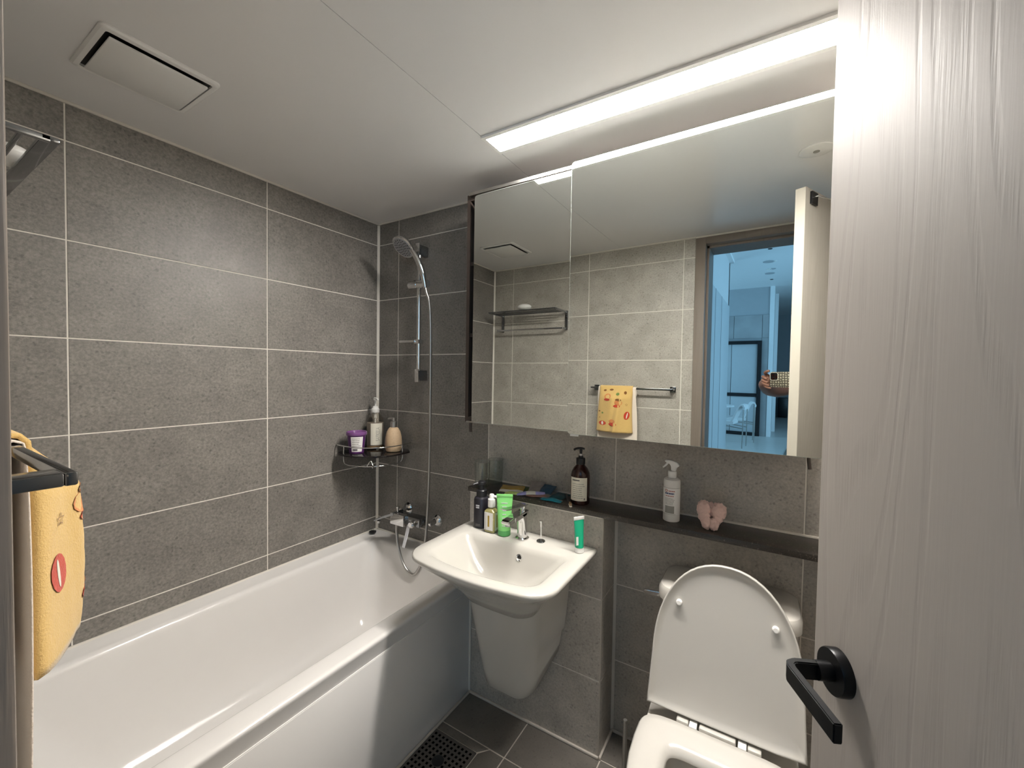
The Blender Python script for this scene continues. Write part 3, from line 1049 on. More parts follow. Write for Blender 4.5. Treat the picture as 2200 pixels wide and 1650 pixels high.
# bowl body
def egg(cx, w, yb, yf, z, n=36, tail=0.62):
    """D-shaped outline: straight-ish back, round front"""
    out = []
    ym = yb - w * 0.55
    for i in range(n):
        a = 2 * PI * i / n
        s, c = math.sin(a), math.cos(a)
        if s >= 0:   # back half
            x = cx + w * math.copysign(abs(c) ** 0.30, c)
            y = ym + (yb - ym) * abs(s) ** 0.42
        else:
            x = cx + w * c
            y = ym + (ym - yf) * s
        out.append((x - QX, y - QY, z))
    return out


loft('bowl', [egg(QX, 0.12, -0.15, -0.62, 0.002), egg(QX, 0.125, -0.15, -0.64, 0.10), egg(QX, 0.15, -0.15, -0.70, 0.25), egg(QX, 0.182, -0.16, -0.765, 0.36), egg(QX, 0.188, -0.18, -0.785, 0.395), egg(QX, 0.186, -0.18, -0.783, 0.405),
              egg(QX, 0.145, -0.36, -0.735, 0.405), egg(QX, 0.125, -0.38, -0.70, 0.36), egg(QX, 0.08, -0.42, -0.62, 0.24), egg(QX, 0.05, -0.46, -0.56, 0.20)], 'toilet', toi, smooth=60)
loft('seat', [egg(QX, 0.190, -0.353, -0.79, 0.407), egg(QX, 0.194, -0.350, -0.795, 0.414), egg(QX, 0.194, -0.350, -0.795, 0.424), egg(QX, 0.189, -0.354, -0.788, 0.430), egg(QX, 0.165, -0.378, -0.765, 0.4325),
              egg(QX, 0.125, -0.425, -0.72, 0.4300), egg(QX, 0.108, -0.445, -0.70, 0.420), egg(QX, 0.106, -0.447, -0.698, 0.409)], 'toilet_seat', toi, cap0=False, cap1=False, smooth=60)
# lid, built lying flat in local coords (y forward from hinge), then raised
lid = bpy.data.objects.new('lid', None)
lid.parent = toi
lid.empty_display_size = 0.03
LEAN = math.radians(78.0)
C.objects.link(lid)


def lidring(w, l, z, inset=0.0, n=48):
    """outline in lid plane: x across, y away from the hinge; straight hinge side with tight corners"""
    out = []
    yc = 0.150
    for i in range(n):
        t = i / n
        if t < 0.60:            # rounded top, from right side over the apex to the left side
            a = PI * t / 0.60
            c, s_ = math.cos(a), math.sin(a)
            out.append(((w - inset) * math.copysign(abs(c) ** 0.93, c), yc + (l - yc - inset) * s_ ** 0.93, z))
        elif t < 0.75:          # left side down to the hinge
            q = (t - 0.60) / 0.15
            out.append((-(w + 0.006 * q - inset), yc + (0.004 + inset - yc) * q, z))
        elif t < 0.85:          # along the hinge
            q = (t - 0.75) / 0.10
            out.append(((w + 0.006 - inset) * (2 * q - 1), 0.004 + inset, z))
        else:
            q = (t - 0.85) / 0.15
            out.append((w + 0.006 * (1 - q) - inset, 0.004 + inset + (yc - 0.004 - inset) * q, z))
    return out


# local: inner face (seen) at +z side after raising
loft('lid_shell',
     [lidring(0.150, 0.39, -0.016, 0.02), lidring(0.180, 0.42, -0.012), lidring(0.189, 0.431, -0.004), lidring(0.189, 0.431, 0.009), lidring(0.189, 0.431, 0.0115, 0.0015), lidring(0.189, 0.431, 0.0115, 0.0045),
      lidring(0.189, 0.431, 0.0085, 0.007), lidring(0.189, 0.431, 0.0045, 0.022), lidring(0.189, 0.431, 0.0020, 0.055), lidring(0.189, 0.431, 0.0010, 0.11)], 'toilet_seat', lid, smooth=60)
for (x, y) in ((-0.122, 0.300), (0.122, 0.300)):
    lathe('buffer', [(0.0085, 0.002), (0.0085, 0.0125), (0.006, 0.015), (0.001, 0.015)], 'white_cap', lid, loc=(x, y, 0), n=18)
# place: hinge line at y=-0.328, z=0.432; raise so the lid's +y points up and back
mrot = Matrix(((1, 0, 0), (0, math.cos(LEAN), -math.sin(LEAN)), (0, math.sin(LEAN), math.cos(LEAN)))).to_4x4()
# local y -> (0, cos, sin) ; local z -> (0,-sin, cos) : seen face looks to -y
mrot.translation = Vector((0.006, -0.326 - QY, 0.433))
lid.matrix_local = mrot
# hinge: centre barrel and two knuckles
box('hinge_barrel', -0.045, 0.045, -0.349 - QY, -0.326 - QY, 0.408, 0.4345, 'toilet_seat', toi, bev=0.004)
for s in (-1, 1):
    box('hinge_knuckle', s * 0.060 - 0.010, s * 0.060 + 0.010, -0.356 - QY, -0.328 - QY, 0.406, 0.4335, 'white_cap', toi, bev=0.002)
    box('hinge_cover', s * 0.088 - 0.016, s * 0.088 + 0.016, -0.349 - QY, -0.326 - QY, 0.408, 0.433, 'toilet_seat', toi, bev=0.004)

# toilet brush standing in its holder
tb = thing('toilet_brush', 'slim toilet brush with steel handle in a round holder beside the toilet', 'toilet brush', (1.533, -0.414, 0.0))
lathe('holder', [(0.036, 0.0005), (0.038, 0.01), (0.036, 0.10), (0.033, 0.13), (0.030, 0.132), (0.028, 0.10), (0.001, 0.09)], 'white_bottle', tb)
lathe('handle', [(0.0065, 0.095), (0.0065, 0.414), (0.0055, 0.419), (0.001, 0.419)], 'steel', tb, n=16)
lathe('bristle_head', [(0.02, 0.09), (0.026, 0.1), (0.022, 0.12), (0.006, 0.13)], 'white_cap', tb)

# ================================================================ SHOWER
sh = thing('shower_set', 'chrome hand shower on a wall rail with its hose above the bath', 'shower', (0.36, 0.0, 0.0))
SXX = 0.36
bm = bmesh.new()
add_tube(bm, [(0, -0.052, 1.355), (0, -0.052, 2.035)], 0.0105, 16)
link('rail', finish(bm, 'rail', 50), 'chrome', sh)
for zc in (2.010, 1.385):
    box('wall_bracket', -0.012, 0.013, -0.062, -0.001, zc - 0.026, zc + 0.026, 'chrome_dark', sh, bev=0.004)
    box('bracket_cap', -0.012, 0.013, -0.067, -0.0625, zc - 0.033, zc + 0.033, 'chrome', sh, bev=0.0015)
# soap-dish clamp lower on the rail
box('rail_clamp', -0.016, 0.016, -0.070, -0.034, 1.545, 1.565, 'chrome', sh, bev=0.003)
box('clamp_arm', -0.110, -0.010, -0.080, -0.045, 1.550, 1.562, 'chrome', sh, bev=0.002)
# slider
mwx = frame_mat((-0.058, -0.060, 1.838), (0, 0, 1), (0, 1, 0), (1, 0, 0))
lathe('slider', [(0.001, 0.0), (0.018, 0.001), (0.0205, 0.005), (0.0205, 0.058), (0.0195, 0.059), (0.0205, 0.060), (0.0205, 0.118), (0.018, 0.122), (0.001, 0.123)], 'chrome', sh, mw=mwx, n=24)
tube('slider_button', [(-0.028, -0.055, 1.853), (-0.028, -0.055, 1.862)], 0.006, 'black_plastic', sh)
# hand shower
hp = smooth_path([(0.060, -0.072, 1.815), (0.056, -0.076, 1.85), (0.047, -0.085, 1.90), (0.030, -0.100, 1.955), (0.008, -0.118, 1.998), (-0.015, -0.130, 2.022)], 5)
bm = bmesh.new()
add_tube(bm, hp, [0.0105 + 0.0050 * math.sin(PI * min(1, i / (len(hp) - 1) * 1.1)) for i in range(len(hp))], 14)
link('hand_grip', finish(bm, 'hand_grip', 50), 'chrome', sh)
nrm = Vector((-0.10, -0.66, -0.74)).normalized()
uu = Vector((1, 0, 0))
uu = (uu - nrm * uu.dot(nrm)).normalized()
vv = nrm.cross(uu)
hm = frame_mat((-0.030, -0.128, 2.012), uu, vv, nrm)
hd = lathe('shower_head', [(0.001, -0.024), (0.024, -0.023), (0.050, -0.013), (0.060, 0.0), (0.061, 0.006), (0.057, 0.009), (0.001, 0.0095)], 'chrome', sh, mw=hm, n=36)
lathe('spray_face', [(0.053, 0.0092), (0.052, 0.0105), (0.001, 0.0112)], 'spray_grey', hd)
bm = bmesh.new()
for rr_, cnt in ((0.010, 6), (0.020, 10), (0.032, 14), (0.043, 18)):
    for i in range(cnt):
        a = 2 * PI * (i + 0.3 * (cnt % 4)) / cnt
        add_loft(bm, [circ(0.0026, 0.0105, 6, rr_ * math.cos(a), rr_ * math.sin(a)), circ(0.0023, 0.0125, 6, rr_ * math.cos(a), rr_ * math.sin(a))])
nz_ = link('nozzles', finish(bm, 'nozzles'), 'black_plastic', hd)
nz_['kind'] = 'stuff'
# hose from the grip down and round to the mixer
hose = smooth_path([(0.060, -0.072, 1.818), (0.066, -0.070, 1.79), (0.079, -0.064, 1.74), (0.086, -0.060, 1.60), (0.088, -0.060, 1.30), (0.088, -0.062, 1.00), (0.087, -0.070, 0.72), (0.085, -0.085, 0.55),
                    (0.072, -0.100, 0.455), (0.040, -0.108, 0.405), (0.000, -0.110, 0.408), (-0.040, -0.110, 0.445), (-0.072, -0.108, 0.51), (-0.087, -0.106, 0.58), (-0.090, -0.105, 0.635)], 8)
tube('hose', hose, 0.0072, 'steel', sh, n=10)

mx = thing('bath_mixer', 'chrome wall mixer tap with spout over the far end of the bath', 'faucet', (0.345, 0.0, 0.66))
for (x, z) in ((-0.100, 0.018), (0.105, -0.010)):
    lathe('wall_flange', [(0.031, 0.001), (0.031, 0.004), (0.022, 0.016), (0.012, 0.020), (0.012, 0.055), (0.001, 0.056)], 'chrome', mx, mw=frame_mat((x, 0.0, z), (1, 0, 0), (0, 0, 1), (0, -1, 0)), n=28)
box('body', -0.105, 0.080, -0.105, -0.050, -0.022, 0.022, 'chrome_dark', mx, bev=0.004)
bm = bmesh.new()
add_loft(bm, [[(-0.075, -0.060, 0.022), (-0.075, -0.130, 0.020), (-0.075, -0.130, 0.032), (-0.075, -0.060, 0.034)],
              [(-0.135, -0.085, -0.002), (-0.135, -0.150, -0.004), (-0.135, -0.150, 0.008), (-0.135, -0.085, 0.010)],
              [(-0.185, -0.105, -0.024), (-0.185, -0.160, -0.026), (-0.185, -0.160, -0.016), (-0.185, -0.105, -0.014)]])
bmesh.ops.recalc_face_normals(bm, faces=bm.faces)
bmesh.ops.bevel(bm, geom=list(bm.edges), offset=0.002, segments=2, affect='EDGES')
link('spout', finish(bm, 'spout', 40), 'chrome_dark', mx)
lathe('spout_outlet', [(0.010, -0.036), (0.011, -0.024), (0.001, -0.024)], 'chrome', mx, loc=(-0.172, -0.135, 0), n=18)
box('hose_block', -0.100, -0.005, -0.128, -0.100, -0.028, 0.030, 'chrome', mx, bev=0.004)
lathe('diverter_knob', [(0.004, 0.032), (0.004, 0.050), (0.010, 0.053), (0.010, 0.060), (0.001, 0.061)], 'chrome', mx, loc=(-0.068, -0.105, 0), n=18)
lathe('handle_boss', [(0.018, 0.0), (0.018, 0.022), (0.012, 0.028), (0.001, 0.028)], 'chrome', mx, mw=frame_mat((0.045, -0.105, -0.005), (1, 0, 0), (0, 0, 1), (0, -1, 0)), n=24)
slab = slab_path('handle_lever', [(0, 0, 0.010, 0.006), (-0.05, 0.004, 0.010, 0.006), (-0.105, 0.010, 0.009, 0.005)], 0, 0, 'ink_white', mx, 0.0015)
slab.location = (0.030, -0.128, -0.010)
slab.rotation_euler = (math.radians(78), 0, math.radians(-6))

# ================================================================ CORNER SHELF AND ITS BOTTLES
cs = thing('corner_shelf', 'quarter-round smoked glass corner shelf with chrome guard rail', 'shelf', (0.0, 0.0, 0.988))


def arcpts(r, z, n=20):
    """front edge of the plate from its left tip to its right tip"""
    ctl = smooth_path([(0.050, -0.289, 0), (0.120, -0.293, 0), (0.190, -0.276, 0), (0.260, -0.224, 0), (0.294, -0.138, 0), (0.292, -0.040, 0)], 20)
    m = len(ctl) - 1
    return [(ctl[round(i * m / n)].x, ctl[round(i * m / n)].y, z) for i in range(n + 1)]


R_ = 0.245
poly = [(0.004, -0.004), (0.004, -0.245)] + [(p[0], p[1]) for p in arcpts(R_, 0)] + [(0.248, -0.004)]
prism('glass_plate', poly, -0.004, 0.004, 'smoked', cs, bev=0.001)
gl_ = smooth_path([(0.003, -0.262, 0.042), (0.03, -0.272, 0.042)] + [(p[0] * 0.93 + 0.004, p[1] * 0.93 - 0.004, 0.042) for p in arcpts(R_, 0, 10)[1:-1]] + [(0.270, -0.030, 0.042), (0.262, -0.003, 0.042)], 4)
tube('guard_rail', gl_, 0.0028, 'chrome', cs, n=8)
low = smooth_path([(p[0] * 0.93 + 0.004, p[1] * 0.93 - 0.004, -0.048) for p in arcpts(R_, 0, 10)[2:-2]], 4)
tube('lower_rail', low, 0.0024, 'chrome', cs, n=8)
for k in (1, 9):
    p = arcpts(R_, 0, 10)[k]
    q = arcpts(R_, 0, 10)[2 if k == 1 else 8]
    tube('rail_post', smooth_path([(p[0] * 0.93 + 0.004, p[1] * 0.93 - 0.004, 0.042), (p[0] * 0.93 + 0.004, p[1] * 0.93 - 0.004, -0.036), (q[0] * 0.93 + 0.004, q[1] * 0.93 - 0.004, -0.048)], 5), 0.0024, 'chrome', cs, n=8)
p5 = arcpts(R_, 0, 10)[5]
bx_, by_ = p5[0] * 0.93 + 0.004, p5[1] * 0.93 - 0.004
tube('towel_hook', smooth_path([(bx_ - 0.004, by_ - 0.004, -0.048), (bx_ + 0.010, by_ - 0.004, -0.030), (bx_ + 0.018, by_ + 0.002, -0.020), (bx_ + 0.030, by_ + 0.004, -0.040), (bx_ + 0.040, by_ - 0.006, -0.047)], 6), 0.0026, 'chrome', cs, n=8)


def curved(name, r, a0, a1, z0, z1, mat, parent, off=0.0006, r1=None, n=14, ry=1.0):
    """label bent round a bottle; r at z0, r1 at z1; angles in degrees, -90 = towards the door"""
    r1 = r if r1 is None else r1
    bm = bmesh.new()
    rows = []
    for (rad, z) in ((r + off, z0), (r1 + off, z1)):
        rows.append([bm.verts.new((rad * math.cos(math.radians(a0 + (a1 - a0) * i / n)), ry * rad * math.sin(math.radians(a0 + (a1 - a0) * i / n)), z)) for i in range(n + 1)])
    for i in range(n):
        bm.faces.new((rows[0][i], rows[0][i + 1], rows[1][i + 1], rows[1][i]))
    return link(name, finish(bm, name, 60), mat, parent)


def text_rows(r, a0, a1, z0, z1, rows, mat, parent, r1=None, fill=0.55, gap=0.25, seed=1, name='print', off=0.0011, ry=1.0):
    """printed lines of small words round a label"""
    rnd = random.Random(seed)
    r1 = r if r1 is None else r1
    bm = bmesh.new()
    dz = (z1 - z0) / rows
    for k in range(rows):
        zb = z1 - (k + 1) * dz + dz * (1 - fill) / 2
        zt = zb + dz * fill
        a = a0
        end = a0 + (a1 - a0) * rnd.uniform(0.7, 1.0)
        while a < end:
            w = rnd.uniform(0.05, 0.16) * (a1 - a0)
            b = min(end, a + w)
            f0 = (zb - z0) / (z1 - z0)
            f1 = (zt - z0) / (z1 - z0)
            ra, rb = r + (r1 - r) * f0 + off, r + (r1 - r) * f1 + off
            m = 3
            lo = [bm.verts.new((ra * math.cos(math.radians(a + (b - a) * i / m)), ry * ra * math.sin(math.radians(a + (b - a) * i / m)), zb)) for i in range(m + 1)]
            hi = [bm.verts.new((rb * math.cos(math.radians(a + (b - a) * i / m)), ry * rb * math.sin(math.radians(a + (b - a) * i / m)), zt)) for i in range(m + 1)]
            for i in range(m):
                bm.faces.new((lo[i], lo[i + 1], hi[i + 1], hi[i]))
            a = b + gap * 0.12 * (a1 - a0)
    return link(name, finish(bm, name, 60), mat, parent)


def text_obj(body, size, mat, parent, mw, name='print', align='CENTER', extr=0.0):
    cu = bpy.data.curves.new(name, 'FONT')
    cu.body = body
    cu.size = size
    cu.align_x = align
    cu.align_y = 'CENTER'
    cu.resolution_u = 2
    tmp = bpy.data.objects.new('tmp', cu)
    C.objects.link(tmp)
    dg = bpy.context.evaluated_depsgraph_get()
    me = bpy.data.meshes.new_from_object(tmp.evaluated_get(dg))
    bpy.data.objects.remove(tmp)
    me.materials.clear()
    return link(name, me, mat, parent, mw=mw)


ZS = 0.9925
VIEW = -55.0      # direction from the corner towards the lens, degrees

jar = thing('purple_jar', 'purple plastic tub with white label on the corner shelf', 'jar', (0.102, -0.219, ZS))
jar.scale = (1.14, 1.14, 1.14)
lathe('pot', [(0.030, 0.0), (0.031, 0.001), (0.0395, 0.082), (0.001, 0.082)], 'purple', jar)
lathe('lid', [(0.0425, 0.079), (0.0435, 0.081), (0.0435, 0.092), (0.042, 0.094), (0.0385, 0.093), (0.037, 0.088), (0.001, 0.087)], 'purple_lid', jar)
curved('label', 0.0316, VIEW - 20, VIEW + 60, 0.008, 0.074, 'label_white', jar, r1=0.0384)
text_rows(0.0335, VIEW - 12, VIEW + 50, 0.030, 0.070, 5, 'ink_grey', jar, r1=0.0380, seed=3, fill=0.45)
text_rows(0.0318, VIEW - 10, VIEW + 28, 0.012, 0.022, 1, 'ink', jar, r1=0.0328, seed=5, fill=0.9)

pb = thing('pump_bottle', 'clear pump bottle with cream label in the middle of the corner shelf', 'bottle', (0.068, -0.074, ZS))
pb.scale = (1.2, 1.2, 1.30)
lathe('bottle', [(0.036, 0.0), (0.0375, 0.003), (0.0375, 0.105), (0.034, 0.122), (0.024, 0.136), (0.0145, 0.144), (0.014, 0.150), (0.001, 0.150)], 'clear_plastic', pb)
lathe('liquid', [(0.0345, 0.003), (0.0360, 0.006), (0.0360, 0.104), (0.001, 0.1042)], 'cloudy', pb)
lathe('amber_dregs', [(0.0345, 0.0022), (0.0366, 0.0040), (0.0366, 0.012), (0.001, 0.0121)], 'liquid', pb)
curved('label', 0.0376, VIEW - 15, VIEW + 65, 0.016, 0.104, 'label', pb)
tx = text_obj('SAFREEIA', 0.022, 'ink_grey', pb, Matrix.Identity(4))
for v in tx.data.vertices:      # turn to run upwards, then wrap
    x, y = v.co.x, v.co.y
    a = math.radians(VIEW + 32) - y / 0.0386
    v.co = (0.0386 * math.cos(a), 0.0386 * math.sin(a), 0.060 + x * 0.62)
curved('back_strip', 0.0376, VIEW - 75, VIEW - 62, 0.060, 0.092, 'ink', pb)
lathe('dip_tube', [(0.0035, 0.004), (0.0035, 0.120), (0.007, 0.124), (0.007, 0.150)], 'white_cap', pb, n=12)
lathe('collar', [(0.0165, 0.146), (0.0175, 0.148), (0.0175, 0.160), (0.012, 0.166), (0.010, 0.172), (0.004, 0.173), (0.0038, 0.195), (0.008, 0.197), (0.0085, 0.201), (0.001, 0.203)], 'white_cap', pb, n=22)
tube('nozzle', smooth_path([(-0.012, 0.004, 0.203), (0.0, 0.0, 0.2035), (0.022, -0.008, 0.202), (0.030, -0.011, 0.198)], 4), [0.0045, 0.0048, 0.0048, 0.0048, 0.0048, 0.0046, 0.0044, 0.0042, 0.004, 0.0038, 0.0036, 0.0034, 0.003], 'white_cap', pb, n=10)

sd = thing('soap_dispenser', 'rounded beige soap dispenser with steel pump on the corner shelf', 'bottle', (0.222, -0.086, ZS))
sd.scale = (1.2, 1.2, 1.24)
lathe('body', [(0.026, 0.0), (0.031, 0.003), (0.0345, 0.018), (0.0352, 0.035), (0.0335, 0.060), (0.028, 0.082), (0.020, 0.096), (0.015, 0.100), (0.001, 0.101)], 'beige', sd, n=36)
lathe('pump_collar', [(0.0135, 0.099), (0.0135, 0.122), (0.011, 0.125), (0.008, 0.126), (0.008, 0.140), (0.001, 0.141)], 'steel', sd, n=22)
tube('spout', smooth_path([(0.006, 0.002, 0.136), (-0.006, -0.002, 0.137), (-0.022, -0.010, 0.133)], 4), 0.005, 'steel', sd, n=10)

# ================================================================ ON THE LEDGE
ZL = 0.9097
bb = thing('brown_pump_bottle', 'large dark brown pump bottle with cream label on the ledge', 'bottle', (1.251, -0.088, ZL))
lathe('bottle', [(0.034, 0.0), (0.0365, 0.003), (0.0365, 0.106), (0.034, 0.120), (0.026, 0.136), (0.016, 0.147), (0.0145, 0.152), (0.001, 0.152)], 'brown_bottle', bb, n=36)
curved('label', 0.0366, -135, -25, 0.016, 0.104, 'label', bb, n=20)
text_rows(0.0366, -118, -62, 0.090, 0.098, 1, 'ink', bb, seed=11, fill=0.6)
text_rows(0.0366, -118, -35, 0.024, 0.084, 8, 'ink_grey', bb, seed=12, fill=0.3)
text_rows(0.0366, -46, -36, 0.020, 0.028, 1, 'ink', bb, seed=13, fill=0.9, name='mark')
lathe('collar', [(0.017, 0.150), (0.0175, 0.152), (0.0175, 0.172), (0.0165, 0.174), (0.009, 0.175), (0.009, 0.182), (0.001, 0.182)], 'black_plastic', bb, n=24)
lathe('pump_stem', [(0.0042, 0.181), (0.0042, 0.192), (0.001, 0.192)], 'white_cap', bb, n=12)
lathe('pump_head', [(0.005, 0.190), (0.006, 0.206), (0.004, 0.210), (0.001, 0.210)], 'black_plastic', bb, n=14)
tube('nozzle', smooth_path([(0.014, 0.003, 0.2085), (0.0, 0.0, 0.211), (-0.016, -0.004, 0.2085), (-0.026, -0.007, 0.203)], 4), 0.0042, 'black_plastic', bb, n=10)

sb = thing('spray_bottle', 'white trigger spray bottle with printed label on the ledge', 'bottle', (1.585, -0.087, ZL))
lathe('bottle', [(0.0255, 0.0), (0.0272, 0.002), (0.0272, 0.132), (0.0255, 0.141), (0.018, 0.147), (0.001, 0.1475)], 'white_bottle', sb, n=36)
lathe('collar', [(0.0135, 0.146), (0.0138, 0.147), (0.0138, 0.168), (0.012, 0.170), (0.001, 0.1705)], 'white_cap', sb, n=24)
bm = bmesh.new()
hp_ = [(0.012, 0.170), (0.014, 0.182), (0.024, 0.190), (0.016, 0.200), (-0.006, 0.206), (-0.022, 0.206), (-0.026, 0.201), (-0.021, 0.197), (-0.010, 0.194), (-0.004, 0.186), (-0.004, 0.170)]
va = [bm.verts.new((x, -0.007, z)) for x, z in hp_]
vb = [bm.verts.new((x, 0.007, z)) for x, z in hp_]
bm.faces.new(list(reversed(va)))
bm.faces.new(vb)
for i in range(len(hp_)):
    j = (i + 1) % len(hp_)
    bm.faces.new((va[i], va[j], vb[j], vb[i]))
bmesh.ops.recalc_face_normals(bm, faces=bm.faces)
bmesh.ops.bevel(bm, geom=list(bm.edges), offset=0.002, segments=2, affect='EDGES')
sh_ = link('spray_head', finish(bm, 'spray_head', 50), 'white_cap', sb)
tube('trigger', smooth_path([(-0.014, 0.0, 0.197), (-0.021, 0.0, 0.188), (-0.031, 0.0, 0.178)], 4), [0.0042, 0.0042, 0.004, 0.0038, 0.0036, 0.0034, 0.0032, 0.003, 0.0026], 'white_cap', sb, n=10)
curved('label', 0.0272, -165, -15, 0.026, 0.116, 'label_white', sb, n=22)
text_rows(0.0272, -165, -15, 0.1145, 0.1160, 1, 'ink_grey', sb, seed=20, fill=0.8, gap=0.0, name='border_line')
text_rows(0.0272, -165, -15, 0.0262, 0.0275, 1, 'ink_grey', sb, seed=21, fill=0.8, gap=0.0, name='border_line')
bm = bmesh.new()
for i in range(20):
    a0_, a1_ = 2 * PI * i / 20, 2 * PI * (i + 1) / 20
    q = []
    for rr_, aa in ((0.0048, a0_), (0.0048, a1_), (0.0030, a1_), (0.0030, a0_)):
        ang = math.radians(-118) + rr_ * math.cos(aa) / 0.0272
        q.append(bm.verts.new((0.0284 * math.cos(ang), 0.0284 * math.sin(ang), 0.106 + rr_ * math.sin(aa))))
    bm.faces.new(q)
link('logo_ring', finish(bm, 'logo_ring'), 'ink_red', sb)
text_rows(0.0272, -104, -60, 0.103, 0.108, 1, 'ink_red', sb, seed=22, fill=0.6)
text_rows(0.0272, -126, -62, 0.094, 0.100, 1, 'ink_blue', sb, seed=23, fill=0.85)
text_rows(0.0272, -122, -62, 0.086, 0.091, 1, 'ink_red', sb, seed=24, fill=0.5)
text_rows(0.0272, -126, -60, 0.058, 0.082, 6, 'ink_grey', sb, seed=25, fill=0.35)
curved('text_panel', 0.0272, -126, -62, 0.030, 0.055, 'ink_grey', sb, off=0.0009)

# fluffy pink hair tie
sc_ = thing('hair_scrunchie', 'fluffy pale pink scrunchie lying on the granite ledge', 'hair tie', (1.708, -0.103, ZL))
bm = bmesh.new()


def fluffy(bm, c, r, seed):
    rnd = random.Random(seed)
    m = bmesh.ops.create_icosphere(bm, subdivisions=4, radius=1.0, matrix=Matrix.Translation(c) @ Matrix.Diagonal((r[0], r[1], r[2], 1)))
    for v in m['verts']:
        d = v.co - Vector(c)
        k = 1 + 0.14 * math.sin(d.x * 330 + seed) * math.sin(d.y * 290 + 2 * seed) * math.sin(d.z * 310 + 0.5) + rnd.uniform(-0.05, 0.05)
        v.co = Vector(c) + d * k


for i, (c, r) in enumerate((((-0.020, 0.002, 0.062), (0.022, 0.021, 0.027)), ((0.023, 0.004, 0.060), (0.023, 0.021, 0.027)), ((-0.010, -0.012, 0.022), (0.016, 0.017, 0.021)),
                            ((0.012, -0.012, 0.021), (0.015, 0.016, 0.020)), ((0.001, 0.012, 0.058), (0.018, 0.014, 0.026)), ((-0.018, -0.002, 0.040), (0.018, 0.018, 0.024)), ((0.022, 0.0, 0.040), (0.014, 0.016, 0.020)))):
    fluffy(bm, c, r, i + 1)
link('fluff', finish(bm, 'fluff', 80), 'pink_fluff', sc_)

# two drinking glasses
gl1 = thing('drinking_glass', 'clear drinking glass nearer the edge at the left end of the ledge', 'glass', (0.804, -0.112, ZL), group='drinking glasses')
lathe('tumbler', [(0.001, 0.0), (0.029, 0.0), (0.031, 0.003), (0.0345, 0.108), (0.0335, 0.1085), (0.0325, 0.107), (0.0295, 0.008), (0.001, 0.007)], 'glass', gl1, n=36, cap0=False, cap1=False)
tube('rim', [(0.034 * math.cos(2 * PI * i / 36), 0.034 * math.sin(2 * PI * i / 36), 0.108) for i in range(37)], 0.0009, 'ink_grey', gl1, n=6)
gl2 = copy_tree(gl1)
gl2.location = (0.828, -0.042, ZL)
gl2['label'] = 'clear drinking glass nearer the wall at the left end of the ledge'


# sachets lying in a heap
def sachet(name, label, mat, loc, w, l, rz, tilt=(0, 0), thick=0.004, second=None, seed=0, cat='sachet'):
    rnd = random.Random(seed)
    e = thing(name, label, cat, loc, 0)
    e.rotation_euler = (tilt[0], tilt[1], rz)
    nx, ny = 12, 8
    bm = bmesh.new()
    top, bot = [], []
    ph1, ph2 = rnd.uniform(0, 6), rnd.uniform(0, 6)
    for i in range(nx + 1):
        rt, rb = [], []
        for j in range(ny + 1):
            u, v = i / nx, j / ny
            x, y = (u - 0.5) * l, (v - 0.5) * w
            puff = thick * (max(0.0, math.sin(PI * u)) * max(0.0, math.sin(PI * v))) ** 0.6
            wav = 0.0012 * math.sin(9 * u + ph1) + 0.0010 * math.sin(7 * v + ph2) + 0.0022
            rt.append(bm.verts.new((x, y, wav + 0.0004 + puff)))
            rb.append(bm.verts.new((x, y, max(0.0, wav - 0.0004 - puff * 0.5))))
        top.append(rt)
        bot.append(rb)
    for i in range(nx):
        for j in range(ny):
            bm.faces.new((top[i][j], top[i + 1][j], top[i + 1][j + 1], top[i][j + 1]))
            bm.faces.new((bot[i][j], bot[i][j + 1], bot[i + 1][j + 1], bot[i + 1][j]))
    for i in range(nx):
        bm.faces.new((top[i][0], bot[i][0], bot[i + 1][0], top[i + 1][0]))
        bm.faces.new((top[i][ny], top[i + 1][ny], bot[i + 1][ny], bot[i][ny]))
    for j in range(ny):
        bm.faces.new((top[0][j], top[0][j + 1], bot[0][j + 1], bot[0][j]))
        bm.faces.new((top[nx][j], bot[nx][j], bot[nx][j + 1], top[nx][j + 1]))
    me = finish(bm, 'pouch', 60)
    o = link('pouch', me, mat, e)
    if second:
        me.materials.append(MT[second[0]])
        lo, hi = second[1], second[2]
        for p in me.polygons:
            u = p.center.x / l + 0.5 if len(second) < 4 else p.center.y / w + 0.5
            if lo <= u <= hi:
                p.material_index = 1
    return e


GP = 'sachets heaped on the ledge'
sachet('sachet', 'gold and white foil sachet at the left of the heap on the ledge', 'foil_gold', (0.945, -0.088, ZL + 0.002), 0.075, 0.100, 0.35, (0.10, 0.0), second=('foil_white', 0.0, 0.28, 'v'), seed=1)
sachet('sachet', 'lime green printed sample tube lying at the front of the sachets', 'foil_lime', (0.985, -0.132, ZL), 0.026, 0.085, 0.42, (0, 0), 0.007, seed=2)
sachet('sachet', 'dark green sachet under the grey one by the wall', 'foil_green', (1.000, -0.050, ZL), 0.06, 0.075, 0.2, (0.12, 0), 0.003, seed=3)
sachet('sachet', 'grey foil sachet leaning up against the tiled wall', 'foil_grey', (1.040, -0.045, ZL + 0.013), 0.070, 0.062, 0.25, (0.48, 0.0), 0.003, seed=4)
sachet('sachet', 'lilac and white sample tube lying across the sachets', 'foil_lilac', (1.046, -0.108, ZL + 0.004), 0.030, 0.115, 0.52, (0, -0.05), 0.008, second=('foil_white', 0.35, 0.68), seed=5)
sachet('sachet', 'navy blue foil sachet leaning behind the lilac tube', 'foil_navy', (1.090, -0.048, ZL + 0.013), 0.060, 0.062, -0.1, (0.45, 0.0), 0.003, seed=6)
sachet('sachet', 'dusty pink flat sachet under the lilac tube', 'foil_pink', (1.075, -0.105, ZL), 0.050, 0.085, 0.25, (0, 0), 0.002, seed=7)
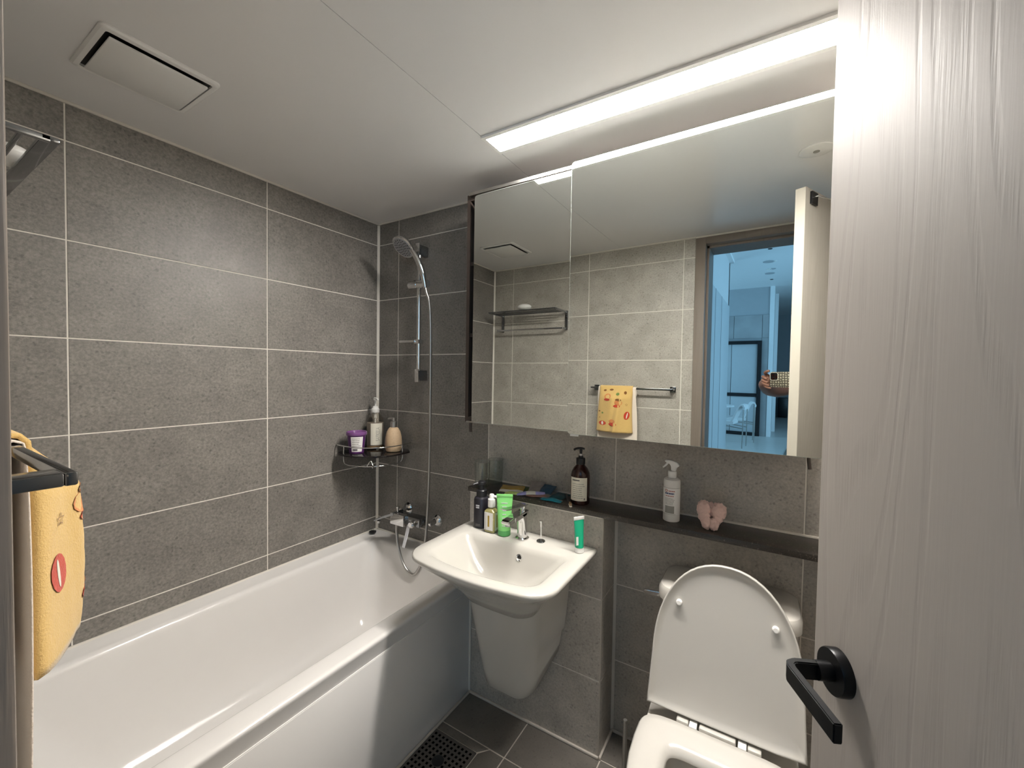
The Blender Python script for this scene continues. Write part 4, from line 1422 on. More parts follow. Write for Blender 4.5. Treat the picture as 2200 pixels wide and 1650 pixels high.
sachet('sachet', 'dark teal sachet with pale square beside the brown bottle', 'foil_teal', (1.140, -0.062, ZL), 0.075, 0.085, -0.12, (0.05, 0), 0.003, second=('foil_grey', 0.0, 0.35), seed=8)
sachet('sachet', 'bright cyan sachet lying at the front edge of the ledge', 'foil_cyan', (1.148, -0.128, ZL), 0.030, 0.085, 0.02, (0, 0), 0.006, second=('foil_white', 0.80, 1.0, 'v'), seed=9)

tbz = thing('toothbrush', 'black toothbrush with pale bristle end pointing over the ledge front', 'toothbrush', (1.205, -0.095, ZL), 0)
tbz.rotation_euler = (0, 0, math.atan2(-0.125, 0.075))
slabp = box('handle', -0.075, 0.045, -0.006, 0.006, 0.0005, 0.008, 'black_plastic', tbz, bev=0.002)
box('head', 0.045, 0.078, -0.0055, 0.0055, 0.0005, 0.005, 'label', tbz, bev=0.002)
box('bristles', 0.048, 0.075, -0.0045, 0.0045, 0.005, 0.013, 'liquid', tbz, bev=0.001)

# ================================================================ ON THE BASIN
blk = thing('black_pump_bottle', 'black foaming pump bottle standing on the basin corner', 'bottle', (0.866, -0.200, Zr + 0.0006))
lathe('bottle', [(0.029, 0.0), (0.0315, 0.003), (0.0315, 0.112), (0.029, 0.120), (0.022, 0.125), (0.001, 0.1255)], 'black_bottle', blk, n=32)
lathe('collar', [(0.0215, 0.124), (0.0215, 0.150), (0.019, 0.153), (0.011, 0.154), (0.0105, 0.172), (0.001, 0.172)], 'black_plastic', blk, n=26)
lathe('pump_head', [(0.012, 0.171), (0.017, 0.174), (0.017, 0.184), (0.012, 0.188), (0.001, 0.189)], 'black_plastic', blk, n=22)
tube('nozzle', [(0.0, 0.0, 0.180), (-0.014, -0.018, 0.178), (-0.022, -0.030, 0.174)], 0.006, 'black_plastic', blk, n=10)
text_rows(0.0316, -100, -66, 0.082, 0.098, 2, 'ink_white', blk, seed=30, fill=0.7, gap=0.1, name='logo')
text_rows(0.0316, -100, -50, 0.010, 0.020, 2, 'ink_grey', blk, seed=31, fill=0.4)

oil = thing('oil_bottle', 'small clear pump bottle of yellow oil with cream labels', 'bottle', (0.931, -0.222, Zr + 0.0006))
loft('bottle', [rrect(-0.023, 0.023, -0.018, 0.018, 0.010, 0.0), rrect(-0.025, 0.025, -0.020, 0.020, 0.010, 0.003), rrect(-0.025, 0.025, -0.020, 0.020, 0.010, 0.082), rrect(-0.018, 0.018, -0.016, 0.016, 0.012, 0.090), rrect(-0.012, 0.012, -0.012, 0.012, 0.0115, 0.094)], 'oil', oil)
box('front_label', -0.020, 0.020, -0.0210, -0.0203, 0.010, 0.080, 'label_white', oil)
box('side_label', 0.0253, 0.0260, -0.012, 0.014, 0.010, 0.080, 'label', oil)
box('print', -0.004, 0.004, -0.0215, -0.0209, 0.024, 0.068, 'ink_gold', oil)
box('print', -0.0008, 0.0008, -0.0216, -0.0209, 0.010, 0.080, 'ink_grey', oil, loc=(-0.013, 0, 0))
box('print', 0.0258, 0.0263, -0.003, 0.004, 0.020, 0.070, 'ink_gold', oil)
lathe('neck', [(0.011, 0.093), (0.011, 0.101), (0.001, 0.101)], 'oil', oil, n=18)
lathe('pump_collar', [(0.0145, 0.099), (0.0150, 0.101), (0.0150, 0.130), (0.012, 0.132), (0.0095, 0.133), (0.0095, 0.146), (0.008, 0.149), (0.001, 0.149)], 'white_cap', oil, n=22)
tube('nozzle', [(0.0, 0.0, 0.142), (0.018, 0.004, 0.141), (0.024, 0.006, 0.137)], 0.0045, 'white_cap', oil, n=10)

gt = thing('green_tube', 'light green squeeze tube standing on its cap beside the faucet', 'tube', (0.992, -0.222, Zr + 0.0006))
gt.rotation_euler = (0, 0, 0.50)
lathe('cap', [(0.0235, 0.0), (0.025, 0.002), (0.025, 0.020), (0.0245, 0.022), (0.001, 0.022)], 'green_dark', gt, n=32)
rings = []
for i in range(9):
    t = i / 8
    z = 0.022 + 0.124 * t
    rings.append(circ(0.0245 + 0.007 * t, z, 32, ry=0.0245 * (1 - t) + 0.0012))
rings.append(circ(0.0315, 0.158, 32, ry=0.0012))
loft('tube', rings, 'green_tube', gt, smooth=50)
box('crimp', -0.032, 0.032, -0.0020, 0.0020, 0.148, 0.159, 'green_tube', gt, bev=0.0005)
bm = bmesh.new()
rnd = random.Random(4)
for k in range(7):
    z = 0.040 + k * 0.014
    w = rnd.uniform(0.006, 0.013)
    yy = -(0.0245 * (1 - (z - 0.022) / 0.124) + 0.0012) * 1.0 - 0.0006
    add_box(bm, -w, w, yy - 0.0003, yy + 0.0003, z, z + 0.003)
link('print', finish(bm, 'print'), 'ink_white', gt)

tp = thing('toothpaste_tube', 'green toothpaste tube standing on its white cap on the basin', 'tube', (1.299, -0.205, Zr + 0.0006))
tp.rotation_euler = (0, -0.03, 0.9)
lathe('cap', [(0.0158, 0.0), (0.0165, 0.001), (0.0155, 0.018), (0.001, 0.0185)], 'white_cap', tp, n=28)
rings = []
for i in range(9):
    t = i / 8
    z = 0.018 + 0.098 * t
    rings.append(circ(0.0155 + 0.0045 * t, z, 28, ry=0.0155 * (1 - t) + 0.001))
loft('tube', rings, 'paste_green', tp, smooth=50)
box('crimp', -0.0205, 0.0205, -0.0016, 0.0016, 0.115, 0.127, 'white_cap', tp, bev=0.0004)
box('stripe', -0.0185, -0.0100, -0.0130, -0.0124, 0.03, 0.06, 'label_white', tp)

# ================================================================ ON THE DOOR WALL
# wire towel rack
rk = thing('towel_rack', 'chrome two-tier towel rack on the tiled wall left of the door', 'rack', (0.35, -D, 1.80))
RX0, RX1 = 0.085 - 0.35, 0.633 - 0.35
zt, zb_ = 0.060, -0.060
for y in (0.199,):
    box('front_rail', RX0, RX1, y - 0.026, y, zt - 0.010, zt, 'chrome_dark', rk, bev=0.002)
for y in (0.05, 0.10, 0.15):
    tube('rail_rod', [(RX0 + 0.006, y, zt - 0.006), (RX1 - 0.006, y, zt - 0.006)], 0.0045, 'chrome_dark', rk, n=10)
for x in (RX0, RX1 - 0.012):
    box('top_arm', x, x + 0.012, 0.004, 0.187, zt - 0.012, zt, 'chrome_dark', rk, bev=0.002)
    box('back_post', x - 0.004, x + 0.016, 0.0005, 0.012, zb_ - 0.012, zt + 0.004, 'chrome_dark', rk, bev=0.002)
    box('lower_arm', x, x + 0.012, 0.012, 0.075, zb_ - 0.012, zb_, 'chrome_dark', rk, bev=0.002)
box('lower_rail', RX0, RX1, 0.072, 0.084, zb_ - 0.012, zb_, 'chrome', rk, bev=0.002)
soap = thing('soap_bar', 'white oval soap bar lying on the towel rack', 'soap', (0.375, -D + 0.168, 1.8602))
bm = bmesh.new()
bmesh.ops.create_uvsphere(bm, u_segments=28, v_segments=14, radius=1.0, matrix=Matrix.Translation((0, 0, 0.022)) @ Matrix.Diagonal((0.052, 0.038, 0.022, 1)))
link('soap_cake', finish(bm, 'soap_cake', 80), 'white_cap', soap)

# towel bar and its towels
tbr = thing('towel_bar', 'flat chrome towel bar on the tiled wall beside the door frame', 'towel bar', (1.08, -D, 1.3125))
for x in (0.835 - 1.08, 1.352 - 1.08 - 0.030):
    box('post', x, x + 0.030, 0.0005, 0.0585, -0.006, 0.0055, 'chrome_dark', tbr, bev=0.002)
    box('wall_plate', x - 0.002, x + 0.032, 0.0004, 0.008, -0.018, 0.016, 'chrome_dark', tbr, bev=0.002)
box('bar', 0.830 - 1.08, 1.352 - 1.08, 0.058, 0.0665, -0.006, 0.0055, 'chrome_dark', tbr, bev=0.0018)


def towel_surface(x0, x1, ytop, ztop, drop_f, drop_b, rad, seed, amp, bulge=0.012, fold=0.0):
    rnd = random.Random(seed)
    p = [rnd.uniform(0, 6.28) for _ in range(6)]
    Lr = PI * rad
    tot = drop_f + Lr + drop_b

    def S(u, s):
        """u in 0..1 across, s = length along cloth from the front hem"""
        x = x0 + (x1 - x0) * u
        if s < drop_f:
            d = drop_f - s
            z = ztop - d
            y = ytop + rad
            k = min(1.0, d / 0.06)
            y += amp * k * (0.6 * math.sin(5.2 * u * 2 + p[0] + 2.0 * d / 0.3) + 0.4 * math.sin(11 * u + p[1] - 3 * d / 0.3)) + bulge * k * max(0.0, 1 - (2 * u - 1) ** 2) ** 0.7
            y += fold * k * math.exp(-((u - 0.62 + 0.9 * (d - 0.14)) / 0.06) ** 2) - fold * 0.8 * k * math.exp(-((u - 0.50 + 0.9 * (d - 0.14)) / 0.06) ** 2)
            x += 0.006 * k * math.sin(7 * u + p[2] + 9 * d)
            x = (x0 + x1) / 2 + (x - (x0 + x1) / 2) * (1 + 0.10 * d / max(drop_f, 0.01))
        elif s < drop_f + Lr:
            a = (s - drop_f) / rad
            y = ytop + rad * math.cos(a)
            z = ztop + rad * math.sin(a)
        else:
            d = s - drop_f - Lr
            z = ztop - d
            y = ytop - rad - 0.002 * math.sin(6 * u + p[3])
        return Vector((x, y, z))
    return S, tot


def towel_mesh(name, S, tot, mat, parent, nu=36, nv=60, thick=0.006):
    bm = bmesh.new()
    g = [[bm.verts.new(S(i / nu, tot * j / nv)) for j in range(nv + 1)] for i in range(nu + 1)]
    for i in range(nu):
        for j in range(nv):
            bm.faces.new((g[i][j], g[i + 1][j], g[i + 1][j + 1], g[i][j + 1]))
    o = link(name, finish(bm, name, 80), mat, parent)
    m = o.modifiers.new('thick', 'SOLIDIFY')
    m.thickness = thick
    m.offset = 0
    return o


yt = thing('hand_towel', 'yellow printed hand towel folded over the towel bar', 'towel', (0, 0, 0))
S1, T1 = towel_surface(0.900, 1.112, -1.4728, 1.3135, 0.280, 0.265, 0.0135, 3, 0.0060, 0.050, 0.007)
towel_mesh('cloth', S1, T1, 'yellow', yt)
ct = thing('bath_towel', 'long cream towel hanging behind the yellow one on the bar', 'towel', (0, 0, 0))
S2, T2 = towel_surface(0.888, 1.132, -1.4728, 1.3135, 0.46, 0.05, 0.0085, 5, 0.002, 0.0)


def S2b(u, s):
    p = S2(u, s)
    return p


towel_mesh('cloth', S2b, T2, 'cream_towel', ct, thick=0.002)


def patch(name, S, shape, mat, parent, off=0.0042, joined=False):
    """flat printed shape laid on the towel: list of polygons in (u, s)"""
    if not joined:
        for poly in shape:
            patch(name, S, [poly], mat, parent, off, True)
        return
    bm = bmesh.new()
    for poly in shape:
        vs = []
        for (u, s) in poly:
            p = S(u, s)
            du = S(min(1, u + 0.01), s) - S(max(0, u - 0.01), s)
            dv = S(u, s + 0.004) - S(u, s - 0.004)
            n = du.cross(dv).normalized()
            if n.y < 0:
                n = -n
            vs.append(bm.verts.new(p + n * off))
        bm.faces.new(vs)
    return link(name, finish(bm, name), mat, parent)


def ell(cu, cs_, ru, rs, rot=0, n=14):
    return [(cu + ru * math.cos(2 * PI * i / n) * math.cos(rot) - rs / 0.212 * math.sin(2 * PI * i / n) * math.sin(rot),
             cs_ + ru * 0.212 * math.cos(2 * PI * i / n) * math.sin(rot) + rs * math.sin(2 * PI * i / n) * math.cos(rot)) for i in range(n)]


def star_outline(cu, cs_, r):
    out = []
    pts = []
    for i in range(10):
        rr_ = r if i % 2 == 0 else r * 0.45
        a = PI / 2 + i * PI / 5
        pts.append((rr_ * math.cos(a), rr_ * math.sin(a)))
    for i in range(10):
        a, b = pts[i], pts[(i + 1) % 10]
        k = 0.74
        out.append([(cu + a[0] / 0.212, cs_ + a[1]), (cu + b[0] / 0.212, cs_ + b[1]), (cu + b[0] * k / 0.212, cs_ + b[1] * k), (cu + a[0] * k / 0.212, cs_ + a[1] * k)])
    return out


patch('red_print', S1, [ell(0.86, 0.110, 0.085, 0.026, -0.2)], 'red_print', yt)
patch('white_print', S1, [ell(0.87, 0.110, 0.016, 0.020, -0.2)], 'label', yt, off=0.0046)
patch('star_print', S1, star_outline(0.84, 0.178, 0.0095), 'brown_print', yt, joined=True)
patch('red_print', S1, [ell(0.20, 0.055, 0.10, 0.014), ell(0.47, 0.052, 0.11, 0.012)], 'red_print', yt)
patch('white_print', S1, [ell(0.20, 0.055, 0.028, 0.011)], 'label', yt, off=0.0046)
patch('orange_print', S1, [ell(0.46, 0.070, 0.09, 0.013), ell(0.34, 0.225, 0.10, 0.017), ell(0.62, 0.190, 0.10, 0.018)], 'orange_print', yt)
patch('red_print', S1, [ell(0.33, 0.206, 0.09, 0.008), ell(0.58, 0.168, 0.09, 0.009)], 'red_print', yt, off=0.0046)
patch('brown_print', S1, [ell(0.62, 0.207, 0.08, 0.008), ell(0.20, 0.262, 0.05, 0.006), ell(0.40, 0.266, 0.06, 0.006), ell(0.80, 0.250, 0.04, 0.010), ell(0.10, 0.130, 0.03, 0.004), ell(0.12, 0.090, 0.014, 0.003)], 'brown_print', yt, off=0.0044)
patch('green_print', S1, [ell(0.60, 0.240, 0.05, 0.009), ell(0.20, 0.120, 0.03, 0.006)], 'green_print', yt, off=0.0044)

# ================================================================ THE HALL BEHIND THE DOOR (seen in the mirror)
HF, HC = 0.06, 3.30
struct(box('hall_floor', -2.4, 5.0, -15.2, -D - 0.215, -0.1, HF, 'hall_floor'))
struct(box('hall_ceiling', -2.4, 5.0, -15.2, -D - 0.20, HC, HC + 0.1, 'hall_white'))
bm = bmesh.new()
yn = -D - 0.20
add_box(bm, 1.0, DX0 + 0.0, yn - 0.012, yn, HF, HC)
add_box(bm, DX1, 5.0, yn - 0.012, yn, HF, HC)
add_box(bm, DX0, DX1, yn - 0.012, yn, DZ, HC)
struct(link('wall_hall_near', finish(bm, 'wall_hall_near'), 'hall_wall'))
# corridor wall with tall cupboard panels
hw = struct(box('wall_hall_left', 1.0, 1.125, -6.75, yn - 0.012, HF, HC, 'hall_wall'))
PJ = [-1.80, -2.4, -3.0, -3.6, -4.29, -4.98, -5.66, -6.74]
for a, b in zip(PJ[:-1], PJ[1:]):
    box('panel', 1.125, 1.137, b + 0.012, a - 0.012, HF + 0.03, 2.545, 'hall_panel', hw, bev=0.002)
for a in PJ[1:-1]:
    box('panel_joint', 1.1365, 1.1380, a - 0.008, a + 0.008, HF + 0.03, 2.545, 'black_plastic', hw)
box('panel_gap', 1.1252, 1.1262, -6.75, -1.80, HF, 2.56, 'black_plastic', hw)
box('cornice', 1.125, 1.19, -6.75, -1.80, HC - 0.04, HC, 'hall_white', hw)
struct(box('wall_hall_corner', -2.4, 1.125, -6.75, -6.65, HF, HC, 'hall_wall'))
bm = bmesh.new()
for (x, y0, y1, wz0, wz1, wy0, wy1) in ((-2.4, -9.39, -6.75, 0.6, 2.8, -9.05, -7.15), (5.0, -15.2, yn, 0.5, 2.9, -8.3, -3.7)):
    xa, xb = (x, x + 0.1) if x < 0 else (x - 0.1, x)
    add_box(bm, xa, xb, y0, wy0, HF, HC)
    add_box(bm, xa, xb, wy1, y1, HF, HC)
    add_box(bm, xa, xb, wy0, wy1, HF, wz0)
    add_box(bm, xa, xb, wy0, wy1, wz1, HC)
struct(link('wall_hall_window', finish(bm, 'wall_hall_window'), 'hall_wall'))  # out of view, window openings put in for the daylight
# far wall: marble panels below, painted bulkhead above
YW = -9.39
mwll = struct(box('wall_hall_far', -2.4, 1.66, YW - 0.15, YW, HF, HC, 'hall_grey'))
for (a, b) in ((-2.3, -0.2), (-0.195, 0.985), (0.99, 1.53), (1.535, 1.66)):
    box('marble_panel', a + 0.002, b - 0.002, YW, YW + 0.02, 2.20, 2.70, 'marble', mwll, bev=0.002)
box('marble_panel', 1.535, 1.658, YW, YW + 0.02, HF, 2.196, 'marble', mwll, bev=0.002)
box('marble_panel', -2.3, -0.35, YW, YW + 0.02, HF, 2.196, 'marble', mwll, bev=0.002)
ck = thing('kitchen_cupboard', 'grey-blue cupboard with two doors in a heavy black frame in the hall', 'cupboard', (0.6, YW, HF))
bm = bmesh.new()
add_box(bm, 0.86, 0.935, 0.002, 0.09, 0.0, 2.08)
add_box(bm, -0.94, -0.865, 0.002, 0.09, 0.0, 2.08)
add_box(bm, -0.865, 0.86, 0.002, 0.09, 2.01, 2.08)
add_box(bm, -0.865, 0.86, 0.002, 0.09, 0.0, 0.07)
link('frame', finish(bm, 'frame'), 'black_plastic', ck)
for (a, b) in ((-0.862, -0.30), (-0.292, 0.352), (0.362, 0.857)):
    box('door_panel', a, b, 0.004, 0.055, 0.93, 2.007, 'hall_panel', ck, bev=0.003)
    box('door_panel', a, b, 0.004, 0.055, 0.073, 0.855, 'hall_panel', ck, bev=0.003)
box('black_rail', -0.862, 0.857, 0.004, 0.075, 0.858, 0.927, 'black_plastic', ck)
# white pillars and the corridor beyond
struct(box('wall_pillar_near', 1.66, 1.745, -10.4, YW + 0.03, HF, HC, 'hall_white'))
struct(box('wall_pillar_far', 1.70, 1.81, -11.1, -10.4, HF, HC, 'hall_white'))
struct(box('wall_hall_end', 1.0, 5.0, -15.2, -14.7, HF, HC, 'hall_grey'))
struct(box('wall_hall_inner', 1.55, 1.70, -14.7, -10.4, HF, HC, 'hall_wall'))
cbn = thing('low_black_cabinet', 'low black cabinet at the far end of the hall', 'cabinet', (1.98, -14.45, HF))
box('carcass', -0.13, 0.13, -0.2, 0.2, 0.03, 0.62, 'black_plastic', cbn, bev=0.01)
for sx in (-0.1, 0.1):
    box('foot', sx - 0.02, sx + 0.02, -0.15, 0.15, 0.0, 0.03, 'black_plastic', cbn)
# ceiling lights of the hall
for k, (x, y, r, m_, lab) in enumerate(((1.706, -6.23, 0.030, 'ink', 'small dark ceiling spot nearest the bathroom door'), (1.673, -7.06, 0.085, 'hall_grey', 'wide grey round ceiling light in the hall'),
                                        (1.760, -7.05, 0.030, 'white_cap', 'small white round ceiling light beside the wide grey one'), (1.662, -7.64, 0.045, 'white_cap', 'white round ceiling light in the middle of the row'),
                                        (1.725, -7.64, 0.045, 'hall_grey', 'grey round ceiling light in the middle of the row'), (1.669, -8.01, 0.080, 'hall_grey', 'grey oval-looking ceiling light near the far wall'),
                                        (1.690, -8.60, 0.030, 'ink', 'small dark ceiling spot nearest the far wall'))):
    d_ = thing('downlight', lab, 'ceiling light', (x, y, HC), group='hall downlights')
    lathe('ring', [(r, -0.0005), (r, -0.006), (r * 0.8, -0.009), (r * 0.75, -0.005), (0.001, -0.004)], m_, d_, n=24)

# dining table
tbl = thing('dining_table', 'round white pedestal dining table in the hall', 'table', (0.72, -8.15, HF))
lathe('table_top', [(0.40, 0.690), (0.42, 0.700), (0.42, 0.715), (0.41, 0.722), (0.001, 0.722)], 'hall_white', tbl, n=48)
lathe('pedestal', [(0.17, 0.0), (0.17, 0.012), (0.08, 0.03), (0.06, 0.12), (0.055, 0.60), (0.12, 0.690), (0.001, 0.690)], 'hall_white', tbl, n=32)
cup = thing('mug', 'small white mug on the dining table', 'mug', (0.96, -8.12, HF + 0.7225))
lathe('cup', [(0.030, 0.0), (0.036, 0.004), (0.038, 0.09), (0.034, 0.09), (0.032, 0.01), (0.001, 0.009)], 'white_cap', cup, n=24, cap1=False)
tube('handle', smooth_path([(-0.036, 0, 0.075), (-0.062, 0, 0.068), (-0.062, 0, 0.032), (-0.036, 0, 0.020)], 5), 0.005, 'white_cap', cup, n=8)


def chair(label):
    t = thing('dining_chair', label, 'chair', group='hall dining chairs')
    # faces -x (towards the table); back at +x
    secs = []
    for (x, z, th_) in ((-0.24, 0.425, 0.035), (-0.10, 0.43, 0.06), (0.06, 0.42, 0.06), (0.13, 0.43, 0.05)):
        secs.append([(x, y * 0.20, z + dz) for (y, dz) in ((-1, 0), (1, 0), (1, th_), (-1, th_))])
    loft('seat', secs, 'hall_white', t, smooth=60)
    prof = [(0.08, 0.44), (0.13, 0.56), (0.175, 0.68), (0.205, 0.755), (0.235, 0.785), (0.275, 0.780), (0.292, 0.74), (0.288, 0.705)]
    rings = []
    for i, (x, z) in enumerate(prof):
        a = Vector(prof[max(0, i - 1)])
        b = Vector(prof[min(len(prof) - 1, i + 1)])
        tg = (b - a).normalized()
        nn_ = Vector((-tg.y, tg.x)) * 0.014
        w = 0.20 - 0.02 * (i / 7)
        rings.append([(x + nn_.x, -w, z + nn_.y), (x + nn_.x, w, z + nn_.y), (x - nn_.x, w, z - nn_.y), (x - nn_.x, -w, z - nn_.y)])
    loft('backrest', rings, 'hall_white', t, smooth=60)
    for sy in (-1, 1):
        tube('leg', [(0.285, sy * 0.17, 0.72), (0.275, sy * 0.18, 0.0)], 0.010, 'steel', t, n=8)
        tube('leg', [(-0.22, sy * 0.17, 0.43), (-0.22, sy * 0.18, 0.0)], 0.010, 'steel', t, n=8)
        tube('side_rail', [(0.278, sy * 0.175, 0.36), (-0.22, sy * 0.172, 0.42)], 0.009, 'steel', t, n=8)
    return t


c1 = chair('nearer white dining chair with rolled back at the round table')
c1.location = (1.085, -7.60, HF)
c1.rotation_euler = (0, 0, 0.12)
c2 = copy_tree(c1)
c2.location = (1.19, -8.42, HF)
c2.rotation_euler = (0, 0, -0.10)
c2['label'] = 'farther white dining chair with rolled back at the round table'
rug = thing('checked_rug', 'dark checked rug on the hall floor near the open door', 'rug', (2.55, -7.6, HF))
rug.rotation_euler = (0, 0, 0.07)
box('pile', -0.55, 0.7, -1.3, 1.3, 0.0005, 0.012, 'rug', rug, bev=0.003)

# ================================================================ THE PHOTOGRAPHER (only hand, phone and arm show in the mirror)
ph = thing('phone', 'phone in a scaly beige and black case held up before the mirror', 'phone', CAM)
# phone frame: x right, y up, z towards the view
pm = Matrix((rgt, upv, fwd)).transposed().to_4x4()
pm.translation = CAM - fwd * 0.0075
ph.matrix_world = pm
bm = bmesh.new()
# camera module about the lens; the body reaches to the right
add_loft(bm, [rrect(-0.018, 0.142, -0.064, 0.018, 0.012, -0.010), rrect(-0.019, 0.143, -0.065, 0.019, 0.012, -0.006), rrect(-0.019, 0.143, -0.065, 0.019, 0.012, -0.001), rrect(-0.017, 0.141, -0.063, 0.017, 0.011, 0.0005)])
link('case', finish(bm, 'case', 40), 'snake', ph)
bm = bmesh.new()
add_loft(bm, [rrect(-0.0165, 0.0275, -0.0275, 0.0165, 0.009, 0.0004), rrect(-0.0165, 0.0275, -0.0275, 0.0165, 0.009, 0.0030), rrect(-0.0140, 0.0250, -0.0250, 0.0140, 0.008, 0.0030), rrect(-0.0140, 0.0250, -0.0250, 0.0140, 0.008, 0.0012)])
md_ = link('camera_plate', finish(bm, 'camera_plate', 40), 'label', ph)
box('camera_glass', -0.0138, 0.0248, -0.0248, 0.0138, 0.0011, 0.0014, 'black_plastic', ph)
for (x, y) in ((0.0, 0.0), (0.0, -0.0185), (0.0175, -0.009)):
    lathe('lens', [(0.0068, 0.0013), (0.0068, 0.0030), (0.0055, 0.0034), (0.001, 0.0028)], 'brown_bottle', ph, loc=(x, y, 0), n=20)


def skinned(name, joints, edges, mat, parent, sub=2, root=0):
    me = bpy.data.meshes.new(name)
    me.from_pydata([j[0] for j in joints], edges, [])
    o = bpy.data.objects.new(name, me)
    C.objects.link(o)
    sk = o.modifiers.new('skin', 'SKIN')
    sk.use_smooth_shade = True
    for i, j in enumerate(joints):
        r = j[1]
        d = me.skin_vertices[0].data[i]
        d.radius = r if isinstance(r, tuple) else (r, r)
        d.use_root = (i == root)
    su = o.modifiers.new('sub', 'SUBSURF')
    su.levels = sub
    su.render_levels = sub
    dg = bpy.context.evaluated_depsgraph_get()
    m2 = bpy.data.meshes.new_from_object(o.evaluated_get(dg))
    bpy.data.objects.remove(o)
    m2.materials.clear()
    m2.polygons.foreach_set('use_smooth', [True] * len(m2.polygons))
    return link(name, m2, mat, parent)


per = thing('person', 'person in a dark shirt at the door holding up a phone with one arm', 'person', (2.20, -2.20, HF))
PO = Vector((2.20, -2.20, HF))


def W(x, y, z):
    return Vector((x, y, z)) - PO


P_ = lambda a, b, c: tuple(W(*(CAM + rgt * a + upv * b + fwd * c)))
J = [
    (tuple(W(2.20, -2.20, 0.98)), 0.135),      # 0 pelvis
    (tuple(W(2.20, -2.20, 1.15)), 0.125),      # 1 waist
    (tuple(W(2.20, -2.20, 1.34)), 0.140),      # 2 chest
    (tuple(W(2.20, -2.18, 1.49)), 0.055),      # 3 neck
    (tuple(W(2.20, -2.17, 1.60)), 0.085),      # 4 head
    (tuple(W(2.20, -2.16, 1.68)), 0.080),      # 5 crown
    (tuple(W(2.05, -2.14, 1.42)), 0.060),      # 6 left shoulder
    (tuple(W(1.955, -2.03, 1.345)), 0.052),    # 7 upper arm
    (tuple(W(1.870, -1.915, 1.315)), 0.049),   # 8 elbow
    (tuple(W(1.825, -1.83, 1.325)), 0.044),    # 9 forearm
    (tuple(W(1.800, -1.70, 1.355)), 0.030),    # 10 wrist
    (P_(-0.030, -0.028, -0.040), (0.034, 0.020)),  # 11 palm
    (tuple(W(2.38, -2.20, 1.42)), 0.062),      # 12 right shoulder
    (tuple(W(2.44, -2.21, 1.15)), 0.045),      # 13 right elbow
    (tuple(W(2.45, -2.14, 0.92)), 0.033),      # 14 right wrist
    (tuple(W(2.45, -2.11, 0.83)), (0.030, 0.018)),  # 15 right hand
    (tuple(W(2.10, -2.20, 0.88)), 0.095),      # 16 left hip
    (tuple(W(2.10, -2.18, 0.52)), 0.066),      # 17 left knee
    (tuple(W(2.10, -2.21, 0.15)), 0.042),      # 18 left ankle
    (tuple(W(2.10, -2.08, 0.095)), 0.034),     # 19 left toe
    (tuple(W(2.30, -2.20, 0.88)), 0.095),
    (tuple(W(2.30, -2.18, 0.52)), 0.066),
    (tuple(W(2.30, -2.21, 0.15)), 0.042),
    (tuple(W(2.30, -2.08, 0.095)), 0.034),
]
E_ = [(0, 1), (1, 2), (2, 3), (3, 4), (4, 5), (2, 6), (6, 7), (7, 8), (8, 9), (9, 10), (10, 11), (2, 12), (12, 13), (13, 14), (14, 15), (0, 16), (16, 17), (17, 18), (18, 19), (0, 20), (20, 21), (21, 22), (22, 23)]
skinned('body', J, E_, 'skin', per)
# fingers wrap the lens end of the phone (on its back), thumb on the screen side
fing = [
    [(-0.052, 0.004, -0.030), (-0.048, 0.014, -0.008), (-0.032, 0.021, 0.004), (-0.012, 0.0265, 0.002)],
    [(-0.058, -0.010, -0.030), (-0.058, -0.006, -0.004), (-0.040, -0.013, 0.006), (-0.024, -0.020, 0.004)],
    [(-0.058, -0.024, -0.030), (-0.060, -0.024, -0.004), (-0.042, -0.032, 0.006), (-0.020, -0.040, 0.005)],
    [(-0.056, -0.036, -0.030), (-0.058, -0.040, -0.004), (-0.038, -0.050, 0.006), (-0.012, -0.057, 0.005)],
    [(-0.050, -0.050, -0.030), (-0.050, -0.056, -0.006), (-0.030, -0.066, 0.003), (-0.004, -0.072, 0.002)],
]
for k, f_ in enumerate(fing):
    jj = [(P_(*p), 0.0092 - 0.0007 * i - (0.0012 if k == 4 else 0)) for i, p in enumerate(f_)]
    jj = [(P_(-0.030 - 0.008, -0.012 - 0.008 * k, -0.040), 0.011)] + jj
    skinned('finger', jj, [(i, i + 1) for i in range(len(jj) - 1)], 'skin', per, sub=2)
tj = [(P_(-0.030, -0.020, -0.042), 0.013), (P_(-0.012, -0.020, -0.036), 0.011), (P_(0.012, -0.014, -0.028), 0.010), (P_(0.030, -0.012, -0.022), 0.0085)]
skinned('thumb', tj, [(0, 1), (1, 2), (2, 3)], 'skin', per)
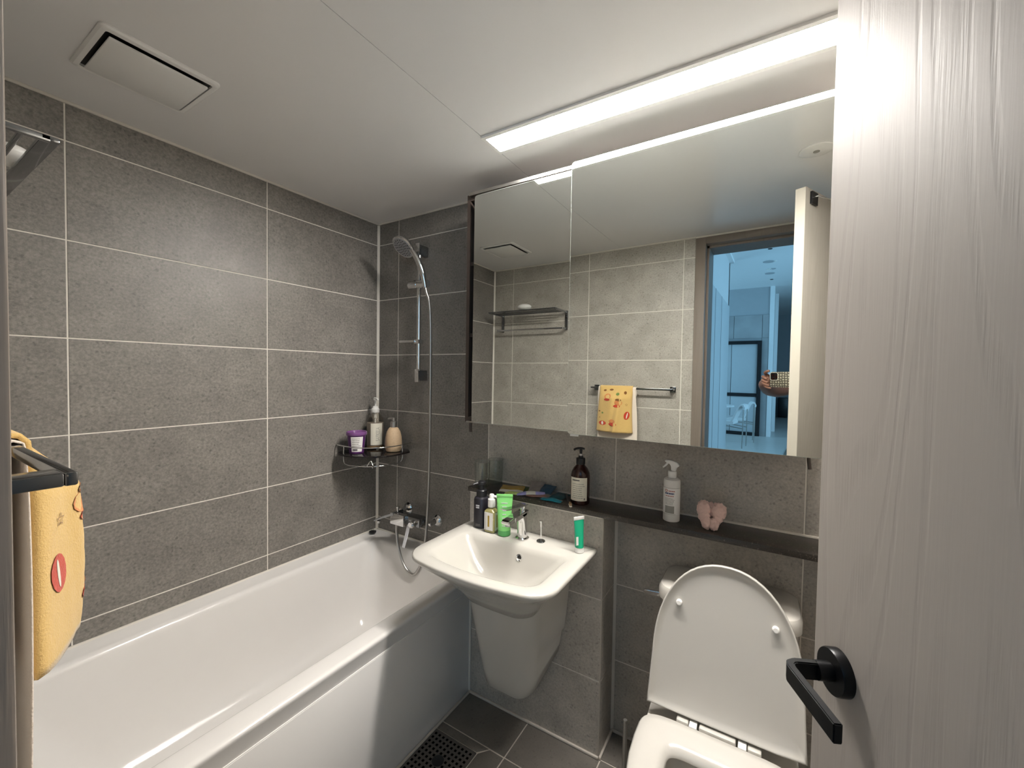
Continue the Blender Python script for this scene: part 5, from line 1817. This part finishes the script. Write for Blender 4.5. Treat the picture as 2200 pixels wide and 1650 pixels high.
# shirt, trousers and hair as shells over the body
SJ = [(tuple(W(2.20, -2.20, 0.96)), 0.150), (tuple(W(2.20, -2.20, 1.15)), 0.142), (tuple(W(2.20, -2.20, 1.35)), 0.156), (tuple(W(2.20, -2.19, 1.45)), 0.075),
      (tuple(W(2.06, -2.145, 1.42)), 0.072), (tuple(W(2.005, -2.09, 1.385)), 0.064), (tuple(W(2.375, -2.20, 1.42)), 0.074), (tuple(W(2.42, -2.205, 1.26)), 0.062)]
skinned('shirt', SJ, [(0, 1), (1, 2), (2, 3), (2, 4), (4, 5), (2, 6), (6, 7)], 'cloth', per)
TJ = [(tuple(W(2.20, -2.20, 0.98)), 0.148), (tuple(W(2.105, -2.20, 0.86)), 0.108), (tuple(W(2.10, -2.18, 0.52)), 0.082), (tuple(W(2.10, -2.21, 0.16)), 0.062),
      (tuple(W(2.295, -2.20, 0.86)), 0.108), (tuple(W(2.30, -2.18, 0.52)), 0.082), (tuple(W(2.30, -2.21, 0.16)), 0.062)]
skinned('trousers', TJ, [(0, 1), (1, 2), (2, 3), (0, 4), (4, 5), (5, 6)], 'cloth', per)
HJ = [(tuple(W(2.20, -2.20, 1.70)), 0.094), (tuple(W(2.20, -2.225, 1.62)), 0.092), (tuple(W(2.20, -2.24, 1.50)), 0.080), (tuple(W(2.20, -2.245, 1.40)), 0.06)]
skinned('hair', HJ, [(0, 1), (1, 2), (2, 3)], 'hair', per)
for sx in (-1, 1):
    for (nm, z, dy, r, m_) in (('eye', 1.62, 0.078, 0.012, 'white_cap'), ('ear', 1.60, -0.005, 0.022, 'skin')):
        bm = bmesh.new()
        bmesh.ops.create_uvsphere(bm, u_segments=16, v_segments=8, radius=r, matrix=Matrix.Diagonal((0.45 if nm == 'ear' else 1, 0.8, 1.4 if nm == 'ear' else 0.6, 1)))
        link(nm, finish(bm, nm, 80), m_, per, loc=tuple(W(2.20 + sx * (0.085 if nm == 'ear' else 0.033), -2.165 + dy, z)))
bm = bmesh.new()
bmesh.ops.create_cone(bm, segments=12, radius1=0.016, radius2=0.006, depth=0.045, cap_ends=True, matrix=Matrix.Rotation(-0.35, 4, 'X'))
link('nose', finish(bm, 'nose', 80), 'skin', per, loc=tuple(W(2.20, -2.082, 1.592)))
box('mouth', -0.022, 0.022, -0.004, 0.004, -0.004, 0.004, 'red_print', per, bev=0.0015, loc=tuple(W(2.20, -2.090, 1.555)))
bpy.context.view_layer.update()
